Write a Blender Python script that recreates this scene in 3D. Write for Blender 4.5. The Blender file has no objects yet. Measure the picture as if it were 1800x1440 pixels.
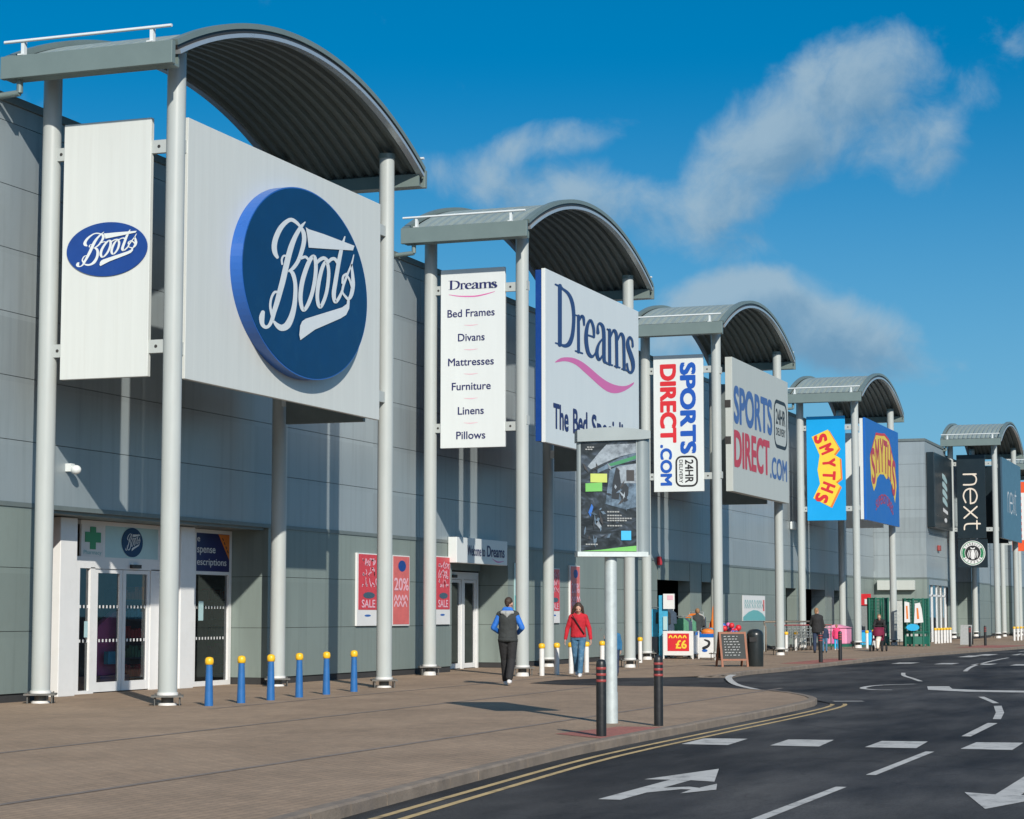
import bpy, bmesh, math, random
from mathutils import Vector, Matrix
R = math.radians
PI = math.pi
SC = bpy.context.scene
COL = SC.collection
random.seed(7)

# ------------------------------------------------------------------ camera
camd = bpy.data.cameras.new("camera")
cam = bpy.data.objects.new("camera", camd)
COL.objects.link(cam)
cam.location = (0, 0, 1.49)
cam.rotation_euler = (PI/2 + 0.0957966, 0, 0.3476778 - PI/2)
camd.sensor_width = 36.0
camd.lens = 36.0*3735.86/1800
camd.clip_start = 0.1
camd.clip_end = 5000
SC.camera = cam

# ------------------------------------------------------------------ light
SUN_AZ = R(36.5)                      # light travels towards +X, +Y
SUN_EL = R(29.5)
LD = Vector((math.cos(SUN_AZ)*math.cos(SUN_EL), math.sin(SUN_AZ)*math.cos(SUN_EL), -math.sin(SUN_EL)))
sd = bpy.data.lights.new("sun", 'SUN')
sd.energy = 4.7
sd.angle = R(0.53)
sd.color = (1.0, 0.945, 0.86)
sun = bpy.data.objects.new("sun", sd)
sun.rotation_euler = LD.to_track_quat('-Z', 'Y').to_euler()
sun.location = (-40, -30, 60)
COL.objects.link(sun)

SC.view_settings.view_transform = 'Standard'
SC.view_settings.look = 'None'
SC.view_settings.exposure = 0.0
SC.view_settings.gamma = 1.0
try:
    SC.view_settings.use_curve_mapping = False
except Exception:
    pass

world = bpy.data.worlds.new("World")
SC.world = world
world.use_nodes = True
wn = world.node_tree.nodes
wl = world.node_tree.links
wn.clear()


def wnode(t, **kw):
    n = wn.new(t)
    for k, v in kw.items():
        setattr(n, k, v)
    return n


def wmath(op, a, b=None, c=None, clamp=False):
    n = wnode('ShaderNodeMath', operation=op, use_clamp=clamp)
    for i, s in enumerate((a, b, c)):
        if s is None:
            continue
        if isinstance(s, (int, float)):
            n.inputs[i].default_value = s
        else:
            wl.new(s, n.inputs[i])
    return n.outputs[0]


def build_world():
    tc = wnode('ShaderNodeTexCoord')
    d = tc.outputs['Generated']
    # the clear sky of a crisp day, read a little above the true direction so the low sky stays blue
    lift = wnode('ShaderNodeVectorMath', operation='ADD')
    lift.inputs[1].default_value = (0, 0, 0.18)
    wl.new(d, lift.inputs[0])
    nrm = wnode('ShaderNodeVectorMath', operation='NORMALIZE')
    wl.new(lift.outputs[0], nrm.inputs[0])
    sky = wnode('ShaderNodeTexSky')
    sky.sky_type = 'NISHITA'
    sky.sun_disc = False
    sky.sun_elevation = SUN_EL
    sky.sun_rotation = math.atan2(-LD.x, -LD.y)
    sky.air_density = 1.0
    sky.dust_density = 0.5
    sky.ozone_density = 3.0
    wl.new(nrm.outputs[0], sky.inputs['Vector'])
    hs = wnode('ShaderNodeHueSaturation')
    hs.inputs['Hue'].default_value = 0.489
    hs.inputs['Saturation'].default_value = 1.46
    hs.inputs['Value'].default_value = 1.0
    wl.new(sky.outputs[0], hs.inputs['Color'])
    # paler air low over the roofs
    sep = wnode('ShaderNodeSeparateXYZ')
    wl.new(d, sep.inputs[0])
    mrh = wnode('ShaderNodeMapRange')
    mrh.interpolation_type = 'SMOOTHSTEP'
    mrh.inputs['From Min'].default_value = 0.0
    mrh.inputs['From Max'].default_value = 0.26
    mrh.inputs['To Min'].default_value = 0.95
    mrh.inputs['To Max'].default_value = 0.0
    wl.new(sep.outputs[2], mrh.inputs['Value'])
    hz = wnode('ShaderNodeMix', data_type='RGBA')
    hz.inputs[7].default_value = (1.75, 4.0, 5.4, 1)
    wl.new(mrh.outputs[0], hz.inputs[0])
    wl.new(hs.outputs[0], hz.inputs[6])
    # clouds in gnomonic coordinates round one fixed compass direction
    FW = (0.93585579, 0.33915333, 0.09565014)
    RT = (0.3407121, -0.9401677, 0.0)
    UP = (-0.08993996, -0.03255388, 0.99541501)

    def dot(v):
        n = wnode('ShaderNodeVectorMath', operation='DOT_PRODUCT')
        wl.new(d, n.inputs[0])
        n.inputs[1].default_value = v
        return n.outputs['Value']
    f = wmath('MAXIMUM', dot(FW), 0.05)
    px0 = wmath('MULTIPLY', wmath('DIVIDE', dot(RT), f), 3.7359)
    py0 = wmath('MULTIPLY', wmath('DIVIDE', dot(UP), f), 3.7359)

    def P(x, y):
        return ((x-900)/1000.0, (720-y)/1000.0)
    blobs = [(P(1480, 165), .22, .12, 22, 1.0), (P(1370, 245), .22, .11, 36, 1.1), (P(1265, 330), .13, .085, 42, 1.0),
             (P(1235, 390), .09, .06, 20, .7), (P(1580, 230), .12, .10, -15, .7),
             (P(1030, 345), .30, .080, -8, .85), (P(960, 255), .16, .045, 12, .7), (P(890, 300), .16, .055, 0, .55), (P(1150, 400), .20, .06, -12, .6),
             (P(1330, 540), .18, .085, 0, 1.4), (P(1440, 575), .22, .090, -16, 1.4), (P(1560, 618), .13, .045, -22, .8),
             (P(1210, 590), .14, .055, 5, .75), (P(1640, 635), .10, .02, -5, .35), (P(1760, 110), .10, .06, 30, .25),
             (P(-400, 300), .5, .12, 10, 1.0), (P(2500, 350), .5, .14, 5, 1.0), (P(3600, 200), .8, .2, 0, 1.0)]

    def density(ox, oy):
        px = wmath('ADD', px0, ox)
        py = wmath('ADD', py0, oy)
        cmb = wnode('ShaderNodeCombineXYZ')
        wl.new(px, cmb.inputs[0])
        wl.new(py, cmb.inputs[1])

        def noise(scale, detail, rough, off, dist=0.0):
            mp = wnode('ShaderNodeMapping')
            mp.inputs['Location'].default_value = off
            wl.new(cmb.outputs[0], mp.inputs['Vector'])
            n = wnode('ShaderNodeTexNoise')
            n.inputs['Scale'].default_value = scale
            n.inputs['Detail'].default_value = detail
            n.inputs['Roughness'].default_value = rough
            n.inputs['Distortion'].default_value = dist
            wl.new(mp.outputs[0], n.inputs['Vector'])
            return n.outputs['Fac']
        nb = wmath('ADD', wmath('MULTIPLY', wmath('SUBTRACT', noise(3.6, 2, .5, (3.1, 1.7, 0)), 0.5), 1.2),
                   wmath('MULTIPLY', wmath('SUBTRACT', noise(9.0, 9, .60, (.3, 5.2, 2), .35), 0.5), 1.7))
        tot = None
        for (c, rx, ry, an, am) in blobs:
            ca, sa = math.cos(R(an)), math.sin(R(an))
            dx = wmath('SUBTRACT', px, c[0])
            dy = wmath('SUBTRACT', py, c[1])
            u = wmath('DIVIDE', wmath('ADD', wmath('MULTIPLY', dx, ca), wmath('MULTIPLY', dy, sa)), rx)
            v = wmath('DIVIDE', wmath('SUBTRACT', wmath('MULTIPLY', dy, ca), wmath('MULTIPLY', dx, sa)), ry)
            r2 = wmath('ADD', wmath('MULTIPLY', u, u), wmath('MULTIPLY', v, v))
            b = wmath('MULTIPLY', wmath('MAXIMUM', wmath('SUBTRACT', 1.0, r2), -1.6), am)
            if tot is None:
                tot = b
            else:
                n = wnode('ShaderNodeMath', operation='SMOOTH_MAX')
                wl.new(tot, n.inputs[0])
                wl.new(b, n.inputs[1])
                n.inputs[2].default_value = .25
                tot = n.outputs[0]
        return wmath('ADD', tot, nb)
    dens = density(0, 0)
    dlit = density(-.035, .040)
    mr = wnode('ShaderNodeMapRange')
    mr.interpolation_type = 'SMOOTHSTEP'
    mr.inputs['From Min'].default_value = -0.05
    mr.inputs['From Max'].default_value = 1.0
    wl.new(dens, mr.inputs['Value'])
    front = wmath('GREATER_THAN', dot(FW), 0.06)
    mask = wmath('MULTIPLY', wmath('MULTIPLY', mr.outputs[0], front), 0.86)
    # the side towards the sun is pale, the far side and the thick parts grey
    mr2 = wnode('ShaderNodeMapRange')
    mr2.interpolation_type = 'SMOOTHSTEP'
    mr2.inputs['From Min'].default_value = -0.15
    mr2.inputs['From Max'].default_value = 1.65
    wl.new(wmath('ADD', wmath('MULTIPLY', dlit, 1.5), wmath('MULTIPLY', dens, -.55)), mr2.inputs['Value'])
    cc = wnode('ShaderNodeMix', data_type='RGBA')
    cc.inputs[6].default_value = (2.9, 4.05, 4.95, 1)
    cc.inputs[7].default_value = (1.35, 2.6, 3.9, 1)
    wl.new(mr2.outputs[0], cc.inputs[0])
    mix = wnode('ShaderNodeMix', data_type='RGBA')
    wl.new(mask, mix.inputs[0])
    wl.new(hz.outputs[2], mix.inputs[6])
    wl.new(cc.outputs[2], mix.inputs[7])
    bg = wnode('ShaderNodeBackground')
    bg.inputs['Strength'].default_value = 0.12
    wl.new(mix.outputs[2], bg.inputs['Color'])
    out = wnode('ShaderNodeOutputWorld')
    wl.new(bg.outputs[0], out.inputs['Surface'])


build_world()

# ------------------------------------------------------------------ materials
MATS = {}


def mat(name, col, rough=0.6, metal=0.0, var=0.12, scale=3.0, bump=0.0, bscale=60.0, stretch=None, spec=None,
        dirt=None):
    """procedural paint / metal / fabric: base colour broken up by two noises, optional bump, optional dirt tone"""
    if name in MATS:
        return MATS[name]
    m = bpy.data.materials.new(name)
    m.use_nodes = True
    nt = m.node_tree
    b = nt.nodes['Principled BSDF']
    b.inputs['Roughness'].default_value = rough
    b.inputs['Metallic'].default_value = metal
    if spec is not None:
        b.inputs['Specular IOR Level'].default_value = spec
    tc = nt.nodes.new('ShaderNodeTexCoord')
    mp = nt.nodes.new('ShaderNodeMapping')
    if stretch:
        mp.inputs['Scale'].default_value = stretch
    nt.links.new(tc.outputs['Object'], mp.inputs['Vector'])
    n = nt.nodes.new('ShaderNodeTexNoise')
    n.inputs['Scale'].default_value = scale
    n.inputs['Detail'].default_value = 6
    n.inputs['Roughness'].default_value = 0.65
    nt.links.new(mp.outputs[0], n.inputs['Vector'])
    rmp = nt.nodes.new('ShaderNodeMapRange')
    rmp.inputs['From Min'].default_value = 0.25
    rmp.inputs['From Max'].default_value = 0.75
    rmp.inputs['To Min'].default_value = 1-var
    rmp.inputs['To Max'].default_value = 1+var
    nt.links.new(n.outputs['Fac'], rmp.inputs['Value'])
    vm = nt.nodes.new('ShaderNodeVectorMath')
    vm.operation = 'SCALE'
    vm.inputs[0].default_value = col[:3]
    nt.links.new(rmp.outputs[0], vm.inputs['Scale'])
    csock = vm.outputs[0]
    if dirt:
        n3 = nt.nodes.new('ShaderNodeTexNoise')
        n3.inputs['Scale'].default_value = dirt[1]
        n3.inputs['Detail'].default_value = 8
        n3.inputs['Roughness'].default_value = 0.75
        nt.links.new(mp.outputs[0], n3.inputs['Vector'])
        r3 = nt.nodes.new('ShaderNodeMapRange')
        r3.inputs['From Min'].default_value = 0.52
        r3.inputs['From Max'].default_value = 0.72
        r3.inputs['To Max'].default_value = dirt[2]
        nt.links.new(n3.outputs['Fac'], r3.inputs['Value'])
        mx = nt.nodes.new('ShaderNodeMix')
        mx.data_type = 'RGBA'
        nt.links.new(r3.outputs[0], mx.inputs[0])
        nt.links.new(csock, mx.inputs[6])
        mx.inputs[7].default_value = (*dirt[0], 1)
        csock = mx.outputs[2]
    if name in ('silver_cladding', 'green_grey_cladding'):
        # each cladding panel left the mill with a slightly different tone
        sx = nt.nodes.new('ShaderNodeSeparateXYZ')
        nt.links.new(tc.outputs['Object'], sx.inputs[0])
        cx = nt.nodes.new('ShaderNodeCombineXYZ')
        for ax, st, k in (('X', 6.2, 0), ('Z', 1.085, 2)):
            dv = nt.nodes.new('ShaderNodeMath')
            dv.operation = 'DIVIDE'
            dv.inputs[1].default_value = st
            nt.links.new(sx.outputs[ax], dv.inputs[0])
            fl_ = nt.nodes.new('ShaderNodeMath')
            fl_.operation = 'FLOOR'
            nt.links.new(dv.outputs[0], fl_.inputs[0])
            nt.links.new(fl_.outputs[0], cx.inputs[k])
        wnz = nt.nodes.new('ShaderNodeTexWhiteNoise')
        nt.links.new(cx.outputs[0], wnz.inputs['Vector'])
        mr_ = nt.nodes.new('ShaderNodeMapRange')
        mr_.inputs['To Min'].default_value = .93
        mr_.inputs['To Max'].default_value = 1.06
        nt.links.new(wnz.outputs['Value'], mr_.inputs[0])
        v2 = nt.nodes.new('ShaderNodeVectorMath')
        v2.operation = 'SCALE'
        nt.links.new(csock, v2.inputs[0])
        nt.links.new(mr_.outputs[0], v2.inputs['Scale'])
        csock = v2.outputs[0]
        # rain streaks
        ms = nt.nodes.new('ShaderNodeMapping')
        ms.inputs['Scale'].default_value = (3.2, 3.2, .16)
        nt.links.new(tc.outputs['Object'], ms.inputs[0])
        ns = nt.nodes.new('ShaderNodeTexNoise')
        ns.inputs['Scale'].default_value = 1.6
        ns.inputs['Detail'].default_value = 5
        nt.links.new(ms.outputs[0], ns.inputs['Vector'])
        mr3 = nt.nodes.new('ShaderNodeMapRange')
        mr3.inputs['From Min'].default_value = .5
        mr3.inputs['From Max'].default_value = .8
        mr3.inputs['To Min'].default_value = 1.0
        mr3.inputs['To Max'].default_value = .80
        nt.links.new(ns.outputs['Fac'], mr3.inputs[0])
        v3 = nt.nodes.new('ShaderNodeVectorMath')
        v3.operation = 'SCALE'
        nt.links.new(csock, v3.inputs[0])
        nt.links.new(mr3.outputs[0], v3.inputs['Scale'])
        csock = v3.outputs[0]
    nt.links.new(csock, b.inputs['Base Color'])
    rr = nt.nodes.new('ShaderNodeMapRange')
    rr.inputs['To Min'].default_value = max(0.02, rough-0.08)
    rr.inputs['To Max'].default_value = min(1, rough+0.08)
    nt.links.new(n.outputs['Fac'], rr.inputs['Value'])
    nt.links.new(rr.outputs[0], b.inputs['Roughness'])
    if bump > 0:
        n2 = nt.nodes.new('ShaderNodeTexNoise')
        n2.inputs['Scale'].default_value = bscale
        n2.inputs['Detail'].default_value = 4
        nt.links.new(mp.outputs[0], n2.inputs['Vector'])
        bp = nt.nodes.new('ShaderNodeBump')
        bp.inputs['Strength'].default_value = bump
        bp.inputs['Distance'].default_value = 0.02
        nt.links.new(n2.outputs['Fac'], bp.inputs['Height'])
        nt.links.new(bp.outputs[0], b.inputs['Normal'])
    MATS[name] = m
    return m


def glass_mat():
    if 'glass' in MATS:
        return MATS['glass']
    m = bpy.data.materials.new('glass')
    m.use_nodes = True
    nt = m.node_tree
    nt.nodes.clear()
    o = nt.nodes.new('ShaderNodeOutputMaterial')
    t = nt.nodes.new('ShaderNodeBsdfTransparent')
    t.inputs[0].default_value = (.90, .93, .92, 1)
    g = nt.nodes.new('ShaderNodeBsdfGlossy')
    g.inputs['Roughness'].default_value = 0.015
    g.inputs[0].default_value = (.9, .95, .97, 1)
    fr = nt.nodes.new('ShaderNodeFresnel')
    fr.inputs['IOR'].default_value = 1.55
    ad = nt.nodes.new('ShaderNodeMath')
    ad.operation = 'MULTIPLY_ADD'
    ad.inputs[1].default_value = 0.95
    ad.inputs[2].default_value = 0.02
    ad.use_clamp = True
    nt.links.new(fr.outputs[0], ad.inputs[0])
    mx = nt.nodes.new('ShaderNodeMixShader')
    nt.links.new(ad.outputs[0], mx.inputs[0])
    nt.links.new(t.outputs[0], mx.inputs[1])
    nt.links.new(g.outputs[0], mx.inputs[2])
    nt.links.new(mx.outputs[0], o.inputs['Surface'])
    MATS['glass'] = m
    return m


def asphalt_mat():
    m = bpy.data.materials.new('asphalt')
    m.use_nodes = True
    nt = m.node_tree
    b = nt.nodes['Principled BSDF']
    tc = nt.nodes.new('ShaderNodeTexCoord')
    mp = nt.nodes.new('ShaderNodeMapping')
    mp.inputs['Scale'].default_value = (0.35, 1.3, 1)
    nt.links.new(tc.outputs['Object'], mp.inputs[0])
    a = nt.nodes.new('ShaderNodeTexNoise')      # wheel tracks and patches, drawn out along the road
    a.inputs['Scale'].default_value = 0.55
    a.inputs['Detail'].default_value = 7
    a.inputs['Roughness'].default_value = 0.62
    nt.links.new(mp.outputs[0], a.inputs['Vector'])
    c = nt.nodes.new('ShaderNodeTexNoise')      # aggregate
    c.inputs['Scale'].default_value = 55
    c.inputs['Detail'].default_value = 4
    c.inputs['Roughness'].default_value = 0.8
    nt.links.new(tc.outputs['Object'], c.inputs['Vector'])
    rp = nt.nodes.new('ShaderNodeValToRGB')
    e = rp.color_ramp.elements
    e[0].position = 0.30
    e[0].color = (0.015, 0.016, 0.019, 1)
    e[1].position = 0.70
    e[1].color = (0.098, 0.094, 0.090, 1)
    nt.links.new(a.outputs['Fac'], rp.inputs[0])
    mr = nt.nodes.new('ShaderNodeMapRange')
    mr.inputs['From Min'].default_value = 0.25
    mr.inputs['From Max'].default_value = 0.75
    mr.inputs['To Min'].default_value = 0.45
    mr.inputs['To Max'].default_value = 1.6
    nt.links.new(c.outputs['Fac'], mr.inputs[0])
    vm = nt.nodes.new('ShaderNodeVectorMath')
    vm.operation = 'SCALE'
    # relaid darker patches, and hairline cracks
    pn = nt.nodes.new('ShaderNodeTexNoise')
    pn.inputs['Scale'].default_value = 0.16
    pn.inputs['Detail'].default_value = 5
    pn.inputs['Roughness'].default_value = .7
    nt.links.new(mp.outputs[0], pn.inputs['Vector'])
    pr_ = nt.nodes.new('ShaderNodeMapRange')
    pr_.inputs['From Min'].default_value = .40
    pr_.inputs['From Max'].default_value = .60
    pr_.inputs['To Min'].default_value = .66
    pr_.inputs['To Max'].default_value = 1.22
    nt.links.new(pn.outputs['Fac'], pr_.inputs[0])
    wv = nt.nodes.new('ShaderNodeTexNoise')
    wv.inputs['Scale'].default_value = 1.3
    wv.inputs['Detail'].default_value = 5
    nt.links.new(tc.outputs['Object'], wv.inputs['Vector'])
    wa = nt.nodes.new('ShaderNodeVectorMath')
    wa.operation = 'MULTIPLY_ADD'
    wa.inputs[1].default_value = (1.1, 1.1, 0)
    nt.links.new(wv.outputs['Color'], wa.inputs[0])
    nt.links.new(tc.outputs['Object'], wa.inputs[2])
    vo = nt.nodes.new('ShaderNodeTexVoronoi')
    vo.feature = 'DISTANCE_TO_EDGE'
    vo.inputs['Scale'].default_value = .42
    nt.links.new(wa.outputs[0], vo.inputs['Vector'])
    cr_ = nt.nodes.new('ShaderNodeMapRange')
    cr_.inputs['From Min'].default_value = .002
    cr_.inputs['From Max'].default_value = .010
    cr_.inputs['To Min'].default_value = .80
    cr_.inputs['To Max'].default_value = 1.0
    nt.links.new(vo.outputs['Distance'], cr_.inputs[0])
    m1 = nt.nodes.new('ShaderNodeMath')
    m1.operation = 'MULTIPLY'
    nt.links.new(mr.outputs[0], m1.inputs[0])
    nt.links.new(pr_.outputs[0], m1.inputs[1])
    m2 = nt.nodes.new('ShaderNodeMath')
    m2.operation = 'MULTIPLY'
    nt.links.new(m1.outputs[0], m2.inputs[0])
    nt.links.new(cr_.outputs[0], m2.inputs[1])
    nt.links.new(rp.outputs[0], vm.inputs[0])
    nt.links.new(m2.outputs[0], vm.inputs['Scale'])
    nt.links.new(vm.outputs[0], b.inputs['Base Color'])
    b.inputs['Roughness'].default_value = 0.82
    b.inputs['Specular IOR Level'].default_value = 0.15
    bp = nt.nodes.new('ShaderNodeBump')
    bp.inputs['Strength'].default_value = 0.45
    bp.inputs['Distance'].default_value = 0.012
    nt.links.new(c.outputs['Fac'], bp.inputs['Height'])
    nt.links.new(bp.outputs[0], b.inputs['Normal'])
    return m


def paver_mat(name, c1, c2, mortar, rot=0.0, patch=0.14):
    m = bpy.data.materials.new(name)
    m.use_nodes = True
    nt = m.node_tree
    b = nt.nodes['Principled BSDF']
    tc = nt.nodes.new('ShaderNodeTexCoord')
    mp = nt.nodes.new('ShaderNodeMapping')
    mp.inputs['Rotation'].default_value = (0, 0, rot)
    nt.links.new(tc.outputs['Object'], mp.inputs[0])
    br = nt.nodes.new('ShaderNodeTexBrick')
    br.inputs['Scale'].default_value = 1.0
    br.inputs['Brick Width'].default_value = 0.21
    br.inputs['Row Height'].default_value = 0.105
    br.inputs['Mortar Size'].default_value = 0.006
    br.inputs['Mortar Smooth'].default_value = 0.3
    br.inputs['Color1'].default_value = (*c1, 1)
    br.inputs['Color2'].default_value = (*c2, 1)
    br.inputs['Mortar'].default_value = (*mortar, 1)
    nt.links.new(mp.outputs[0], br.inputs['Vector'])
    n = nt.nodes.new('ShaderNodeTexNoise')
    n.inputs['Scale'].default_value = 0.5
    n.inputs['Detail'].default_value = 9
    n.inputs['Roughness'].default_value = 0.7
    nt.links.new(tc.outputs['Object'], n.inputs['Vector'])
    mr = nt.nodes.new('ShaderNodeMapRange')
    mr.inputs['From Min'].default_value = 0.3
    mr.inputs['From Max'].default_value = 0.7
    mr.inputs['To Min'].default_value = 1-patch
    mr.inputs['To Max'].default_value = 1+patch
    nt.links.new(n.outputs['Fac'], mr.inputs[0])
    n4 = nt.nodes.new('ShaderNodeTexNoise')
    n4.inputs['Scale'].default_value = 30
    n4.inputs['Detail'].default_value = 3
    nt.links.new(tc.outputs['Object'], n4.inputs['Vector'])
    m4 = nt.nodes.new('ShaderNodeMapRange')
    m4.inputs['To Min'].default_value = 0.72
    m4.inputs['To Max'].default_value = 1.28
    nt.links.new(n4.outputs['Fac'], m4.inputs[0])
    mm = nt.nodes.new('ShaderNodeMath')
    mm.operation = 'MULTIPLY'
    nt.links.new(mr.outputs[0], mm.inputs[0])
    nt.links.new(m4.outputs[0], mm.inputs[1])
    vm = nt.nodes.new('ShaderNodeVectorMath')
    vm.operation = 'SCALE'
    nt.links.new(br.outputs['Color'], vm.inputs[0])
    nt.links.new(mm.outputs[0], vm.inputs['Scale'])
    nt.links.new(vm.outputs[0], b.inputs['Base Color'])
    b.inputs['Roughness'].default_value = 0.85
    b.inputs['Specular IOR Level'].default_value = 0.25
    bp = nt.nodes.new('ShaderNodeBump')
    bp.inputs['Strength'].default_value = 0.5
    bp.inputs['Distance'].default_value = 0.006
    bp.invert = True
    nt.links.new(br.outputs['Fac'], bp.inputs['Height'])
    nt.links.new(bp.outputs[0], b.inputs['Normal'])
    return m


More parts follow.
